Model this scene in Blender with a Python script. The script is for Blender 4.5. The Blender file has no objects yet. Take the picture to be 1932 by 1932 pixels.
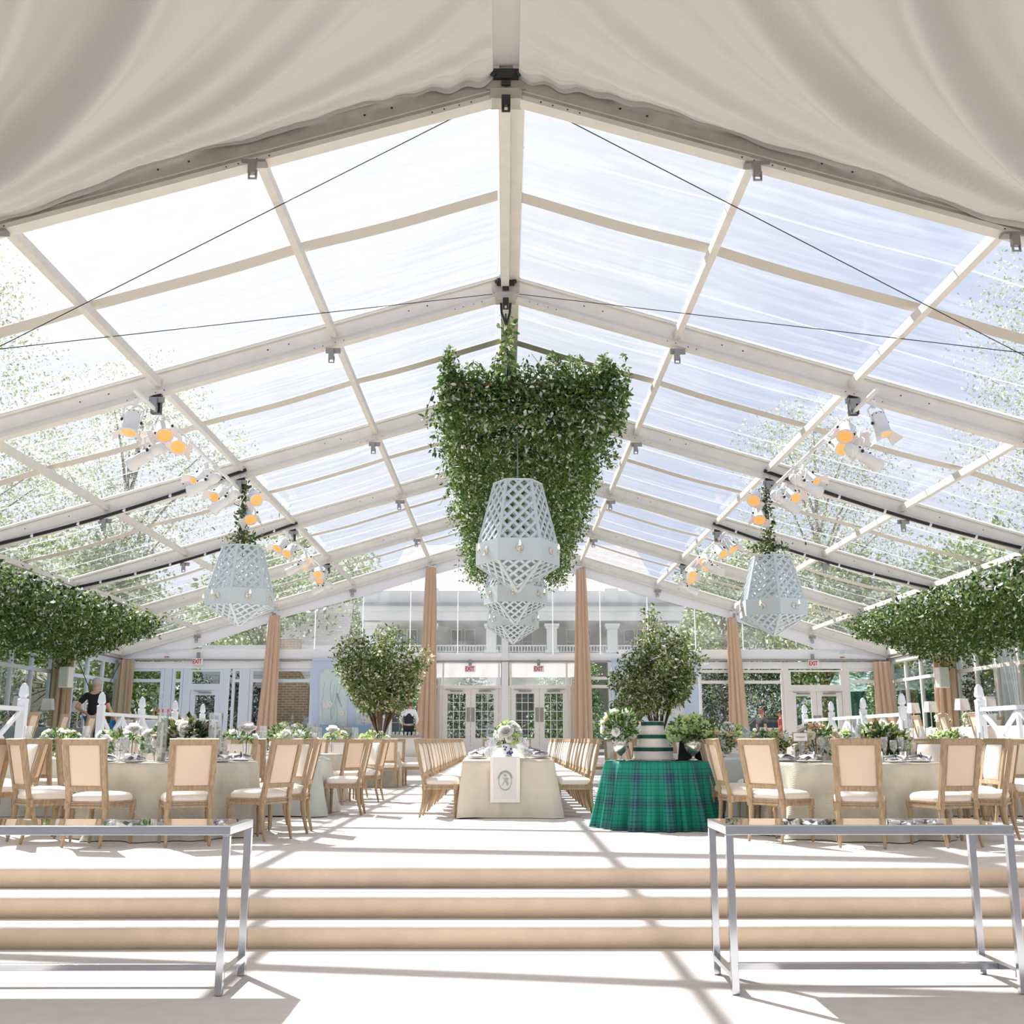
import bpy, math, random
import numpy as np
from mathutils import Vector, Matrix, Euler
R = math.radians
random.seed(7)
rng = np.random.default_rng(7)
scene = bpy.context.scene
COL = scene.collection

# ------------------------------------------------------------------ camera, sky, sun, exposure
cam_d = bpy.data.cameras.new('camera'); cam = bpy.data.objects.new('camera', cam_d); COL.objects.link(cam)
F_PX = 2010.0
cam_d.sensor_width = 36.0; cam_d.sensor_fit = 'HORIZONTAL'; cam_d.lens = F_PX / 1932 * 36
cam_d.clip_end = 400
cam.location = (0, 0, 1.0); cam.rotation_euler = (R(90 + 12.05), 0, R(-0.36))
scene.camera = cam
scene.view_settings.view_transform = 'Standard'; scene.view_settings.look = 'None'
scene.view_settings.gamma = 1.0; scene.view_settings.exposure = 0.52
scene.view_settings.use_curve_mapping = False
scene.cycles.max_bounces = 8; scene.cycles.diffuse_bounces = 4; scene.cycles.glossy_bounces = 3; scene.cycles.transparent_max_bounces = 14
scene.cycles.adaptive_threshold = 0.03
scene.cycles.caustics_reflective = False; scene.cycles.caustics_refractive = False
SUN_DIR = Vector((-0.505, 0.705, 1.0)).normalized()       # towards the sun
w = bpy.data.worlds.new('sky'); scene.world = w; w.use_nodes = True
nt = w.node_tree; nt.nodes.clear()
def wn(t, **k):
    n = nt.nodes.new(t)
    for a, v in k.items(): setattr(n, a, v)
    return n
tc = wn('ShaderNodeTexCoord'); dot = wn('ShaderNodeVectorMath', operation='DOT_PRODUCT'); dot.inputs[1].default_value = SUN_DIR
ramp = wn('ShaderNodeValToRGB')
ramp.color_ramp.elements[0].position = 0.15; ramp.color_ramp.elements[0].color = (0.60, 0.68, 0.90, 1)
ramp.color_ramp.elements[1].position = 0.97; ramp.color_ramp.elements[1].color = (1.12, 1.12, 1.14, 1)
e = ramp.color_ramp.elements.new(0.62); e.color = (0.66, 0.735, 0.92, 1)
e = ramp.color_ramp.elements.new(0.83); e.color = (0.97, 0.99, 1.04, 1)
noi = wn('ShaderNodeTexNoise'); noi.inputs['Scale'].default_value = 3.2; noi.inputs['Detail'].default_value = 5
nr = wn('ShaderNodeValToRGB'); nr.color_ramp.elements[0].position = 0.5; nr.color_ramp.elements[1].position = 1.0
mx = wn('ShaderNodeMixRGB'); mx.inputs[2].default_value = (0.95, 0.96, 1.0, 1)
bg = wn('ShaderNodeBackground'); bg.inputs[1].default_value = 0.68
out = wn('ShaderNodeOutputWorld')
L = nt.links.new
L(tc.outputs['Generated'], dot.inputs[0]); L(dot.outputs['Value'], ramp.inputs[0])
L(tc.outputs['Generated'], noi.inputs['Vector']); L(noi.outputs[0], nr.inputs[0]); L(nr.outputs[0], mx.inputs[0])
L(ramp.outputs[0], mx.inputs[1]); L(mx.outputs[0], bg.inputs[0]); L(bg.outputs[0], out.inputs[0])
sun_d = bpy.data.lights.new('sun', 'SUN'); sun = bpy.data.objects.new('sun', sun_d); COL.objects.link(sun)
sun_d.energy = 7.5; sun_d.angle = R(0.7); sun_d.color = (1.0, 0.97, 0.93)
sun.rotation_euler = SUN_DIR.to_track_quat('Z', 'Y').to_euler()
sun.location = (-10, 20, 30)

# ------------------------------------------------------------------ helpers
BOXN = [0]
class MB:
    """collects shapes and links them as one mesh object"""
    def __init__(s): s.v = []; s.f = []; s.sm = []; s.uv = []; s.mi = []; s.cur = 0
    def add(s, vs, fs, smooth=False, uvs=None):
        b = len(s.v); s.v.extend([tuple(p) for p in vs])
        for i, f in enumerate(fs):
            s.f.append([b + k for k in f]); s.sm.append(smooth); s.mi.append(s.cur)
            s.uv.append(uvs[i] if uvs else [(0, 0)] * len(f))
        return s
    def box(s, c, d, M=None):
        BOXN[0] += 1; e = (BOXN[0] % 13) * .0004      # no two boxes share a face plane exactly
        x, y, z = [max(k - e, k * .85) / 2 for k in d]
        vs = [Vector((sx * x, sy * y, sz * z)) for sz in (-1, 1) for sx, sy in ((-1, -1), (1, -1), (1, 1), (-1, 1))]
        if M: vs = [M @ p for p in vs]
        c = Vector(c); vs = [p + c for p in vs]
        return s.add(vs, [(3, 2, 1, 0), (4, 5, 6, 7), (0, 1, 5, 4), (1, 2, 6, 5), (2, 3, 7, 6), (3, 0, 4, 7)])
    def b2(s, a, b):
        return s.box([(p + q) / 2 for p, q in zip(a, b)], [abs(q - p) for p, q in zip(a, b)])
    def bar(s, p, q, w, h, up=(0, 0, 1), w2=None, h2=None):
        p = Vector(p); q = Vector(q); t = (q - p).normalized(); u = Vector(up)
        if abs(t.dot(u)) > .98: u = Vector((0, 1, 0))
        a = t.cross(u).normalized(); b = a.cross(t).normalized()
        w2 = w if w2 is None else w2; h2 = h if h2 is None else h2
        vs = []
        for c, ww, hh in ((p, w, h), (q, w2, h2)):
            vs += [c + a * (sx * ww / 2) + b * (sy * hh / 2) for sx, sy in ((-1, -1), (1, -1), (1, 1), (-1, 1))]
        return s.add(vs, [(0, 1, 2, 3), (7, 6, 5, 4), (0, 4, 5, 1), (1, 5, 6, 2), (2, 6, 7, 3), (3, 7, 4, 0)])
    def tube(s, pts, r, n=8, caps=True):
        pts = [Vector(p) for p in pts]; rs = r if isinstance(r, (list, tuple)) else [r] * len(pts)
        vs = []; fs = []; pa = None
        for i, p in enumerate(pts):
            t = (pts[min(i + 1, len(pts) - 1)] - pts[max(i - 1, 0)]).normalized()
            if pa is None:
                u = Vector((0, 0, 1)) if abs(t.z) < .9 else Vector((1, 0, 0)); a = t.cross(u).normalized()
            else: a = (pa - t * pa.dot(t)).normalized()
            pa = a; b = t.cross(a)
            vs += [p + (a * math.cos(2 * math.pi * k / n) + b * math.sin(2 * math.pi * k / n)) * rs[i] for k in range(n)]
        for i in range(len(pts) - 1):
            for k in range(n):
                fs.append((i * n + k, i * n + (k + 1) % n, (i + 1) * n + (k + 1) % n, (i + 1) * n + k))
        s.add(vs, fs, True)
        if caps:
            s.add(vs[:n], [tuple(range(n))[::-1]]); s.add(vs[-n:], [tuple(range(n))])
        return s
    def lathe(s, prof, n=16, c=(0, 0, 0), M=None, a0=0.0, smooth=True):
        vs = []; fs = []; c = Vector(c)
        for r, z in prof:
            for k in range(n):
                a = a0 + 2 * math.pi * k / n
                p = Vector((r * math.cos(a), r * math.sin(a), z)); vs.append((M @ p if M else p) + c)
        for i in range(len(prof) - 1):
            for k in range(n):
                fs.append((i * n + k, i * n + (k + 1) % n, (i + 1) * n + (k + 1) % n, (i + 1) * n + k))
        return s.add(vs, fs, smooth)
    def ell(s, c, r, n=12, m=8, M=None):
        prof = [(max(math.sin(math.pi * i / m), 1e-4), -math.cos(math.pi * i / m)) for i in range(m + 1)]
        D = Matrix.Diagonal(Vector(r)); D = (M @ D) if M else D
        return s.lathe(prof, n, c, D)
    def grid(s, fn, nu, nv, smooth=True, closed_u=False, uvf=None):
        vs = []; fs = []; uvs = []
        cu = nu if closed_u else nu + 1
        for j in range(nv + 1):
            for i in range(cu): vs.append(fn(i / nu, j / nv))
        for j in range(nv):
            for i in range(nu):
                i2 = (i + 1) % cu if closed_u else i + 1
                fs.append((j * cu + i, j * cu + i2, (j + 1) * cu + i2, (j + 1) * cu + i))
                q = [(i / nu, j / nv), ((i + 1) / nu, j / nv), ((i + 1) / nu, (j + 1) / nv), (i / nu, (j + 1) / nv)]
                uvs.append([uvf(*t) for t in q] if uvf else q)
        return s.add(vs, fs, smooth, uvs)
    def mesh(s, name, mat):
        me = bpy.data.meshes.new(name)
        me.from_pydata(s.v, [], s.f)
        me.polygons.foreach_set('use_smooth', s.sm)
        for m in (mat if isinstance(mat, (list, tuple)) else [mat]): me.materials.append(m)
        me.polygons.foreach_set('material_index', s.mi)
        uv = me.uv_layers.new(name='uv')
        flat = [c for f in s.uv for p in f for c in p]
        uv.data.foreach_set('uv', flat)
        me.update(); return me
    def build(s, name, mat, parent=None, loc=None, bevel=0.0):
        o = bpy.data.objects.new(name, s.mesh(name, mat)); COL.objects.link(o)
        if parent: o.parent = parent
        if loc is not None: o.location = loc
        if bevel:
            m = o.modifiers.new('bevel', 'BEVEL'); m.width = bevel; m.segments = 2; m.limit_method = 'ANGLE'
        return o

def tag(o, label=None, cat=None, group=None, kind=None):
    if label: o['label'] = label
    if cat: o['category'] = cat
    if group: o['group'] = group
    if kind: o['kind'] = kind
    return o
def thing(name, label, cat, loc=(0, 0, 0), rz=0.0, group=None):
    o = bpy.data.objects.new(name, None); COL.objects.link(o); o.empty_display_size = .1
    o.location = loc; o.rotation_euler = (0, 0, rz)
    return tag(o, label, cat, group)
KIDS = {}
def dup(root, loc=None, rz=None, label=None, group=None, sc=None):
    if root.name not in KIDS:
        KIDS[root.name] = [(ch, list(ch.children)) for ch in root.children]
    r = root.copy(); COL.objects.link(r)
    if loc is not None: r.location = loc
    if rz is not None: r.rotation_euler = (0, 0, rz) if isinstance(rz, (int, float)) else rz
    if sc is not None: r.scale = (sc,) * 3 if isinstance(sc, (int, float)) else sc
    if label: r['label'] = label
    if group: r['group'] = group
    for ch, gs in KIDS[root.name]:
        c = ch.copy(); COL.objects.link(c); c.parent = r
        for g in gs:
            d = g.copy(); COL.objects.link(d); d.parent = c
    return r
class Proto:
    """the first placing moves the original itself, later ones copy it with its parts"""
    def __init__(s, root): s.root = root; s.used = False; KIDS[root.name] = [(ch, list(ch.children)) for ch in root.children]
    def place(s, loc, rz=0.0, label=None, group=None, sc=None):
        if s.used: return dup(s.root, loc, rz, label, group, sc)
        s.used = True; o = s.root; o.location = loc
        o.rotation_euler = (0, 0, rz) if isinstance(rz, (int, float)) else rz
        if sc is not None: o.scale = (sc,) * 3 if isinstance(sc, (int, float)) else sc
        return tag(o, label, None, group)
ORD = 'first second third fourth fifth sixth seventh eighth ninth tenth eleventh twelfth thirteenth fourteenth fifteenth sixteenth seventeenth eighteenth nineteenth twentieth'.split()
TENS = ['twenty', 'thirty', 'forty', 'fifty', 'sixty']
def ordn(i):
    if i < 20: return ORD[i]
    n = i + 1; t = TENS[n // 10 - 2]
    return (t[:-1] + 'ieth') if n % 10 == 0 else t + '-' + ORD[n % 10 - 1]
def screen_x(p): return p[0] / max(p[1], .5)
def order_labels(objs, fmt):
    """names each one by its order from the left as one sees them from the steps"""
    for i, o in enumerate(sorted(objs, key=lambda o: screen_x(o.location))): o['label'] = fmt.format(ordn(i))

# ------------------------------------------------------------------ materials
MATS = {}
def mat(name, col, rough=.6, metal=0.0, var=0.0, scale=20, bump=0.0, bscale=60, stretch=None, spec=None, emit=None, col2=None, trans=0.0, sheen=0.0, quilt=0):
    m = bpy.data.materials.new(name); m.use_nodes = True; t = m.node_tree; n = t.nodes; k = t.links.new
    b = n['Principled BSDF']; b.inputs['Base Color'].default_value = (*col, 1); b.inputs['Roughness'].default_value = rough; b.inputs['Metallic'].default_value = metal
    if spec is not None: b.inputs['Specular IOR Level'].default_value = spec
    if sheen: b.inputs['Sheen Weight'].default_value = sheen
    if emit: b.inputs['Emission Color'].default_value = (*emit[0], 1); b.inputs['Emission Strength'].default_value = emit[1]
    co = n.new('ShaderNodeTexCoord'); mp = n.new('ShaderNodeMapping'); k(co.outputs['Object'], mp.inputs['Vector'])
    if stretch: mp.inputs['Scale'].default_value = stretch
    if var or col2:
        no = n.new('ShaderNodeTexNoise'); no.inputs['Scale'].default_value = scale; no.inputs['Detail'].default_value = 4
        k(mp.outputs[0], no.inputs['Vector'])
        r = n.new('ShaderNodeValToRGB'); r.color_ramp.elements[0].position = .32; r.color_ramp.elements[1].position = .68
        lo = tuple(c * (1 - var) for c in col) if not col2 else col2
        r.color_ramp.elements[0].color = (*lo, 1); r.color_ramp.elements[1].color = (*[min(c * (1 + var * .4), 1) for c in col], 1)
        k(no.outputs[0], r.inputs[0]); k(r.outputs[0], b.inputs['Base Color'])
    if bump:
        n2 = n.new('ShaderNodeTexNoise'); n2.inputs['Scale'].default_value = bscale; n2.inputs['Detail'].default_value = 3
        k(mp.outputs[0], n2.inputs['Vector'])
        bp = n.new('ShaderNodeBump'); bp.inputs['Strength'].default_value = bump; bp.inputs['Distance'].default_value = .02
        k(n2.outputs[0], bp.inputs['Height']); k(bp.outputs[0], b.inputs['Normal'])
    if quilt:                                            # raised diagonal ribs of a quilted weave
        wv = n.new('ShaderNodeTexWave'); wv.bands_direction = 'DIAGONAL'; wv.inputs['Scale'].default_value = quilt; wv.inputs['Distortion'].default_value = .6; k(mp.outputs[0], wv.inputs['Vector'])
        b2_ = n.new('ShaderNodeBump'); b2_.inputs['Strength'].default_value = .4; b2_.inputs['Distance'].default_value = .004; k(wv.outputs[1], b2_.inputs['Height']); k(b2_.outputs[0], b.inputs['Normal'])
    if trans:
        tr = n.new('ShaderNodeBsdfTranslucent'); tr.inputs[0].default_value = (*[min(c * 1.1, 1) for c in col], 1)
        ms = n.new('ShaderNodeMixShader'); ms.inputs[0].default_value = trans
        k(b.outputs[0], ms.inputs[1]); k(tr.outputs[0], ms.inputs[2]); k(ms.outputs[0], n['Material Output'].inputs[0])
    MATS[name] = m
    return m
def leaf_mat(name, cols, trans=.35, rough=.65):
    m = bpy.data.materials.new(name); m.use_nodes = True; t = m.node_tree; n = t.nodes; k = t.links.new
    b = n['Principled BSDF']; b.inputs['Roughness'].default_value = rough; b.inputs['Specular IOR Level'].default_value = .06
    g = n.new('ShaderNodeNewGeometry'); r = n.new('ShaderNodeValToRGB'); r.color_ramp.interpolation = 'LINEAR'
    els = r.color_ramp.elements
    for i, c in enumerate(cols):
        p = i / (len(cols) - 1)
        el = els[0] if i == 0 else els[1] if i == len(cols) - 1 else els.new(p)
        el.color = (*c, 1)
    k(g.outputs['Random Per Island'], r.inputs[0]); k(r.outputs[0], b.inputs['Base Color'])
    tr = n.new('ShaderNodeBsdfTranslucent'); k(r.outputs[0], tr.inputs[0])
    ms = n.new('ShaderNodeMixShader'); ms.inputs[0].default_value = trans
    k(b.outputs[0], ms.inputs[1]); k(tr.outputs[0], ms.inputs[2]); k(ms.outputs[0], n['Material Output'].inputs[0])
    return m
def clear_mat(name, tint, base=.05, gloss=.5, rough=.03, haze=0.0, hazevar=0.0, stretch=(1, 1, 1), hscale=2.0, swirl=0.0, power=4.0):
    """clear sheet: lets light through, mirrors at grazing angles, with milky scuffs where haze says so"""
    m = bpy.data.materials.new(name); m.use_nodes = True; t = m.node_tree; n = t.nodes; k = t.links.new
    n.remove(n['Principled BSDF'])
    tp = n.new('ShaderNodeBsdfTransparent'); tp.inputs[0].default_value = (*tint, 1)
    gl = n.new('ShaderNodeBsdfGlossy'); gl.inputs['Roughness'].default_value = rough
    lw = n.new('ShaderNodeLayerWeight'); lw.inputs[0].default_value = .5; fr = n.new('ShaderNodeMath'); fr.operation = 'POWER'; fr.inputs[1].default_value = power; k(lw.outputs['Facing'], fr.inputs[0])
    mu = n.new('ShaderNodeMath'); mu.operation = 'MULTIPLY_ADD'; mu.inputs[1].default_value = gloss; mu.inputs[2].default_value = base; mu.use_clamp = True
    k(fr.outputs[0], mu.inputs[0])
    last = tp
    if haze or hazevar:
        co = n.new('ShaderNodeTexCoord'); mp = n.new('ShaderNodeMapping'); mp.inputs['Scale'].default_value = stretch
        k(co.outputs['Object'], mp.inputs[0])
        no = n.new('ShaderNodeTexNoise'); no.inputs['Scale'].default_value = hscale; no.inputs['Detail'].default_value = 6; no.inputs['Distortion'].default_value = swirl
        k(mp.outputs[0], no.inputs['Vector'])
        mr = n.new('ShaderNodeMapRange'); mr.inputs[1].default_value = .42; mr.inputs[2].default_value = .74; mr.inputs[3].default_value = haze; mr.inputs[4].default_value = haze + hazevar
        k(no.outputs[0], mr.inputs[0])
        di = n.new('ShaderNodeBsdfDiffuse'); di.inputs[0].default_value = (.95, .96, .98, 1)
        tl = n.new('ShaderNodeBsdfTranslucent'); tl.inputs[0].default_value = (.95, .96, .98, 1)
        m0 = n.new('ShaderNodeMixShader'); m0.inputs[0].default_value = .6; k(di.outputs[0], m0.inputs[1]); k(tl.outputs[0], m0.inputs[2])
        m1 = n.new('ShaderNodeMixShader'); k(mr.outputs[0], m1.inputs[0]); k(tp.outputs[0], m1.inputs[1]); k(m0.outputs[0], m1.inputs[2]); last = m1
    ms = n.new('ShaderNodeMixShader'); k(mu.outputs[0], ms.inputs[0]); k(last.outputs[0], ms.inputs[1]); k(gl.outputs[0], ms.inputs[2])
    k(ms.outputs[0], n['Material Output'].inputs[0])
    return m
def plaid_mat(name, su, sv, dk_=1.0):
    m = bpy.data.materials.new(name); m.use_nodes = True; t = m.node_tree; n = t.nodes; k = t.links.new
    b = n['Principled BSDF']; b.inputs['Roughness'].default_value = .75
    uv = n.new('ShaderNodeUVMap'); sp = n.new('ShaderNodeSeparateXYZ'); k(uv.outputs[0], sp.inputs[0])
    def band(src, sc):
        a = n.new('ShaderNodeMath'); a.operation = 'MULTIPLY'; a.inputs[1].default_value = sc; k(src, a.inputs[0])
        f = n.new('ShaderNodeMath'); f.operation = 'FRACT'; k(a.outputs[0], f.inputs[0])
        r = n.new('ShaderNodeValToRGB'); r.color_ramp.interpolation = 'CONSTANT'; els = r.color_ramp.elements
        g, nv, dk, lt = (0.0, .25, .165), (.014, .03, .075), (.0, .045, .035), (.035, .15, .17)
        g, nv, dk, lt = [tuple(c * dk_ for c in q) for q in (g, nv, dk, lt)]
        seq = [(0, g), (.12, dk), (.145, g), (.27, dk), (.295, lt), (.36, nv), (.42, lt), (.47, nv), (.53, lt), (.6, dk), (.625, g), (.75, dk), (.775, g), (.88, dk), (.9, g)]
        els[0].position = 0; els[0].color = (*g, 1); els[1].position = .995; els[1].color = (*g, 1)
        for p, c in seq[1:]:
            x = els.new(p); x.color = (*c, 1)
        k(f.outputs[0], r.inputs[0]); return r
    r1 = band(sp.outputs[0], su); r2 = band(sp.outputs[1], sv)
    mx = n.new('ShaderNodeMixRGB'); mx.inputs[0].default_value = .5; k(r1.outputs[0], mx.inputs[1]); k(r2.outputs[0], mx.inputs[2])
    k(mx.outputs[0], b.inputs['Base Color'])
    return m
def brick_mat(name, c1, c2, mortar, scale, rowh=.25, bw=.5, ms=.02):
    m = bpy.data.materials.new(name); m.use_nodes = True; t = m.node_tree; n = t.nodes; k = t.links.new
    b = n['Principled BSDF']; b.inputs['Roughness'].default_value = .85
    co = n.new('ShaderNodeTexCoord'); sp = n.new('ShaderNodeSeparateXYZ'); cb = n.new('ShaderNodeCombineXYZ')
    k(co.outputs['Object'], sp.inputs[0]); k(sp.outputs[0], cb.inputs[0]); k(sp.outputs[2], cb.inputs[1])
    br = n.new('ShaderNodeTexBrick'); br.inputs['Scale'].default_value = scale
    br.inputs['Color1'].default_value = (*c1, 1); br.inputs['Color2'].default_value = (*c2, 1); br.inputs['Mortar'].default_value = (*mortar, 1)
    br.inputs['Mortar Size'].default_value = ms; br.inputs['Row Height'].default_value = rowh; br.inputs['Brick Width'].default_value = bw
    k(cb.outputs[0], br.inputs['Vector']); k(br.outputs[0], b.inputs['Base Color'])
    return m
def lines_mat(name, col, dark, freq, axis=2, frac=.06, rough=.7):
    """boards: one thin dark joint per board along an axis"""
    m = bpy.data.materials.new(name); m.use_nodes = True; t = m.node_tree; n = t.nodes; k = t.links.new
    b = n['Principled BSDF']; b.inputs['Roughness'].default_value = rough
    co = n.new('ShaderNodeTexCoord'); sp = n.new('ShaderNodeSeparateXYZ'); k(co.outputs['Object'], sp.inputs[0])
    a = n.new('ShaderNodeMath'); a.operation = 'MULTIPLY'; a.inputs[1].default_value = freq; k(sp.outputs[axis], a.inputs[0])
    f = n.new('ShaderNodeMath'); f.operation = 'FRACT'; k(a.outputs[0], f.inputs[0])
    r = n.new('ShaderNodeValToRGB'); r.color_ramp.interpolation = 'CONSTANT'
    r.color_ramp.elements[0].color = (*dark, 1); r.color_ramp.elements[1].position = frac; r.color_ramp.elements[1].color = (*col, 1)
    k(f.outputs[0], r.inputs[0]); k(r.outputs[0], b.inputs['Base Color'])
    return m

M_CARPET = mat('cream_carpet', (.75, .695, .66), .95, var=.05, scale=9, bump=.35, bscale=420, spec=.1)
M_RISER = mat('carpet_warm_bounce', (.79, .65, .49), .95, var=.06, scale=6, bump=.3, bscale=300, spec=.1)  # same carpet, with warm bounced light on the risers put into its colour
M_TRUSS = mat('white_aluminium', (.72, .68, .61), .45, var=.06, scale=4, stretch=(1, 1, 1), spec=.4)
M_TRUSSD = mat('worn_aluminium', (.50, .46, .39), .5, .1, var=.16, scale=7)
M_WHITE = mat('white_paint', (.80, .80, .81), .5)
M_WHITEC = mat('warm_white_paint', (.78, .745, .70), .5)
M_PVC = mat('white_tent_fabric', (.80, .79, .80), .6, trans=.25)
M_BAND = mat('tan_roof_band', (.60, .55, .49), .7)
M_LINER = mat('beige_liner_fabric', (.65, .63, .58), .75, sheen=.15)
M_DARK = mat('dark_steel', (.03, .03, .032), .45, .3)
M_STEEL = mat('grey_steel', (.33, .32, .30), .4, .7)
M_RAIL = mat('white_railing_paint', (.82, .85, .89), .5)
M_BLUE = mat('powder_blue_paint', (.50, .59, .72), .55)
M_BLUEF = mat('pale_blue_frame_paint', (.66, .70, .77), .5)
M_PANEL = mat('sage_panel_silk', (.58, .68, .67), .7, var=.06, scale=3)
M_PILLOW = mat('slate_blue_pillow', (.22, .31, .43), .85)
M_WOOD = mat('limed_oak', (.46, .335, .205), .6, var=.28, scale=9, stretch=(6, 6, .7), bump=.15, bscale=40)
M_LINEN = mat('cream_linen', (.84, .765, .69), .85, bump=.1, bscale=300)
M_BACKL = mat('peach_linen', (.82, .66, .50), .85, bump=.1, bscale=300)
M_CLOTHR = mat('sage_beige_cloth', (.60, .565, .48), .8, var=.1, scale=7, bump=.15, bscale=34, quilt=26)
M_CLOTHG = mat('sage_green_cloth', (.56, .60, .55), .8, var=.05, scale=5)
M_CLOTHL = mat('natural_linen_cloth', (.77, .675, .56), .85, var=.04, scale=6)
M_CLOTHD = mat('dark_sage_cloth', (.17, .23, .21), .8)
M_RUNNER = mat('white_linen_runner', (.83, .79, .765), .8)
M_RUNHEM = mat('runner_hem', (.93, .90, .86), .8)
M_TEAL = mat('sage_embroidery', (.36, .45, .42), .8)
M_PLATE = mat('white_china', (.88, .88, .89), .4, spec=.3)
M_NAPKIN = mat('white_napkin', (.88, .87, .88), .8)
M_NAVY = mat('navy_ribbon', (.03, .04, .12), .6)
M_CHROME = mat('polished_metal', (.50, .535, .585), .16, 1.0)
M_MIRROR = mat('mirror_glass', (.9, .91, .9), .02, 1.0)
M_SILVER = mat('mercury_glass', (.74, .72, .66), .22, .9, var=.35, scale=14)
M_CURT = mat('tan_curtain', (.68, .49, .355), .8, trans=.15)
M_CURTD = mat('burlap_curtain', (.46, .36, .24), .9, var=.15, scale=50)
M_SHADE = mat('white_lamp_shade', (.84, .80, .79), .7, trans=.3)
M_LANT = mat('pale_blue_lattice', (.62, .69, .715), .5)
M_BRASS = mat('nickel_sconce', (.72, .64, .54), .25, .8)
M_BULB = mat('frosted_bulb', (.95, .9, .8), .3, emit=((1, .85, .6), .5))
M_CANW = mat('white_lamp_housing', (.80, .79, .78), .4)
M_GEL = mat('orange_gel', (.9, .30, .08), .4, emit=((1, .28, .08), .75))
M_CAKE = mat('white_icing', (.85, .80, .74), .5)
M_PLAID = plaid_mat('green_tartan', 1.0, 1.0)
M_RIBBON = plaid_mat('tartan_ribbon', 9.0, 9.0, .5)
M_BLACK = mat('black_board', (.008, .008, .009), .6)
M_CANDLE = mat('white_wax', (.88, .86, .82), .4)
M_GLASS = clear_mat('drinking_glass', (.98, .985, .985), .05, .9, .02, haze=.05, hazevar=.01, power=2.6)
M_PANE = clear_mat('window_glass', (.84, .87, .86), .03, .55, .01)
M_VINYL = clear_mat('clear_roof_vinyl', (.93, .95, .97), .015, .35, .08, haze=.04, hazevar=.15, stretch=(.35, 3.2, .4), hscale=1.5, swirl=1.3)
M_VINYLG = clear_mat('clear_gable_vinyl', (.93, .95, .95), .02, .3, .06, haze=.07, hazevar=.10, stretch=(1, 1, 1), hscale=.9, swirl=1.0)
M_SEAM = mat('welded_vinyl_seam', (.90, .90, .92), .4, trans=.5)
M_LEAFV = leaf_mat('smilax_leaf', [(.05, .11, .028), (.09, .17, .045), (.15, .24, .065), (.12, .20, .075), (.27, .32, .08), (.07, .14, .04)], .38)
M_LEAFB = leaf_mat('branch_leaf', [(.025, .06, .02), (.05, .10, .03), (.11, .16, .05), (.24, .22, .09), (.06, .12, .04)], .3)
M_LEAFT = leaf_mat('tall_branch_leaf', [(.06, .12, .03), (.12, .20, .055), (.20, .28, .08), (.36, .36, .15), (.12, .20, .06)], .42)
M_LEAFF = leaf_mat('bright_leaf', [(.07, .16, .03), (.14, .28, .06), (.24, .38, .10), (.10, .20, .06)], .4)
M_LEAFO = leaf_mat('spring_leaf', [(.10, .17, .03), (.22, .30, .06), (.34, .42, .12), (.16, .24, .05)], .45)
M_LEAFD = leaf_mat('evergreen_and_shade_leaf', [(.015, .035, .012), (.03, .06, .02), (.05, .09, .03)], .2)
M_LEAFH = leaf_mat('budding_leaf', [(.34, .36, .16), (.46, .44, .22), (.30, .35, .16)], .45)
M_BARK = mat('brown_bark', (.16, .10, .06), .9, var=.4, scale=12, stretch=(3, 3, .5))
M_PETW = mat('white_petal', (.97, .95, .90), .6, trans=.5)
M_PETC = mat('cream_petal', (.95, .88, .74), .6, trans=.5)
M_PETP = mat('peach_petal', (.95, .74, .58), .6, trans=.5)
M_PETG = mat('green_hydrangea_petal', (.66, .78, .40), .6, trans=.5)
M_GROUND = mat('garden_ground', (.24, .27, .14), .95, var=.3, scale=1.2)
M_PAVE = mat('terrace_paving', (.42, .40, .36), .9, var=.15, scale=2)
M_SIDING = lines_mat('white_clapboard', (.80, .80, .77), (.45, .45, .44), 5.0, 2, .08)
M_HOUSEW = mat('house_white_paint', (.80, .79, .76), .6)
M_HOUSEG = mat('house_grey_and_shade_wall', (.52, .52, .47), .7)
M_SHINGLE = brick_mat('pale_roof_shingle', (.60, .55, .52), (.70, .65, .62), (.42, .38, .36), 4.0, .5, .8, .02)
M_BRICK = brick_mat('brown_brick', (.30, .165, .085), (.38, .22, .12), (.50, .42, .32), 2.8, .27, .75, .03)
M_SHUT = mat('black_shutter', (.02, .025, .028), .5)
M_DGLASS = mat('dark_window_glass', (.05, .07, .065), .08, spec=.6)
M_SKIN = mat('skin', (.62, .34, .23), .55)
M_POLO = mat('black_polo_cloth', (.010, .010, .013), .85)
M_JEAN = mat('blue_denim', (.035, .075, .15), .85)
M_HAIRG = mat('grey_hair', (.42, .38, .35), .7)
M_HAIRB = mat('brown_hair', (.10, .05, .03), .6)
M_HAIRR = mat('auburn_hair', (.33, .12, .05), .6)
M_SHIRT = mat('white_shirt_cloth', (.85, .86, .9), .8)
M_VEST = mat('charcoal_vest', (.02, .025, .03), .8)
M_RED = mat('red_shirt_cloth', (.60, .09, .10), .8)
M_CAR = mat('dark_car_paint', (.03, .035, .04), .15, .2)
M_TYRE = mat('tyre_rubber', (.015, .015, .015), .8)
M_ORANGE = mat('orange_rind', (.85, .30, .03), .5)
M_REDLET = mat('red_sign_lettering', (.5, .03, .05), .5)
M_SIGNW = mat('white_sign_plastic', (.82, .79, .76), .5)
M_SPK = mat('cream_speaker_case', (.78, .78, .73), .5)
M_PORC = mat('white_porcelain', (.80, .83, .80), .2)
M_BLUEP = mat('cobalt_glaze', (.05, .10, .35), .25)
M_TEALW = mat('teal_tent_wall', (.0, .22, .17), .6)

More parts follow.
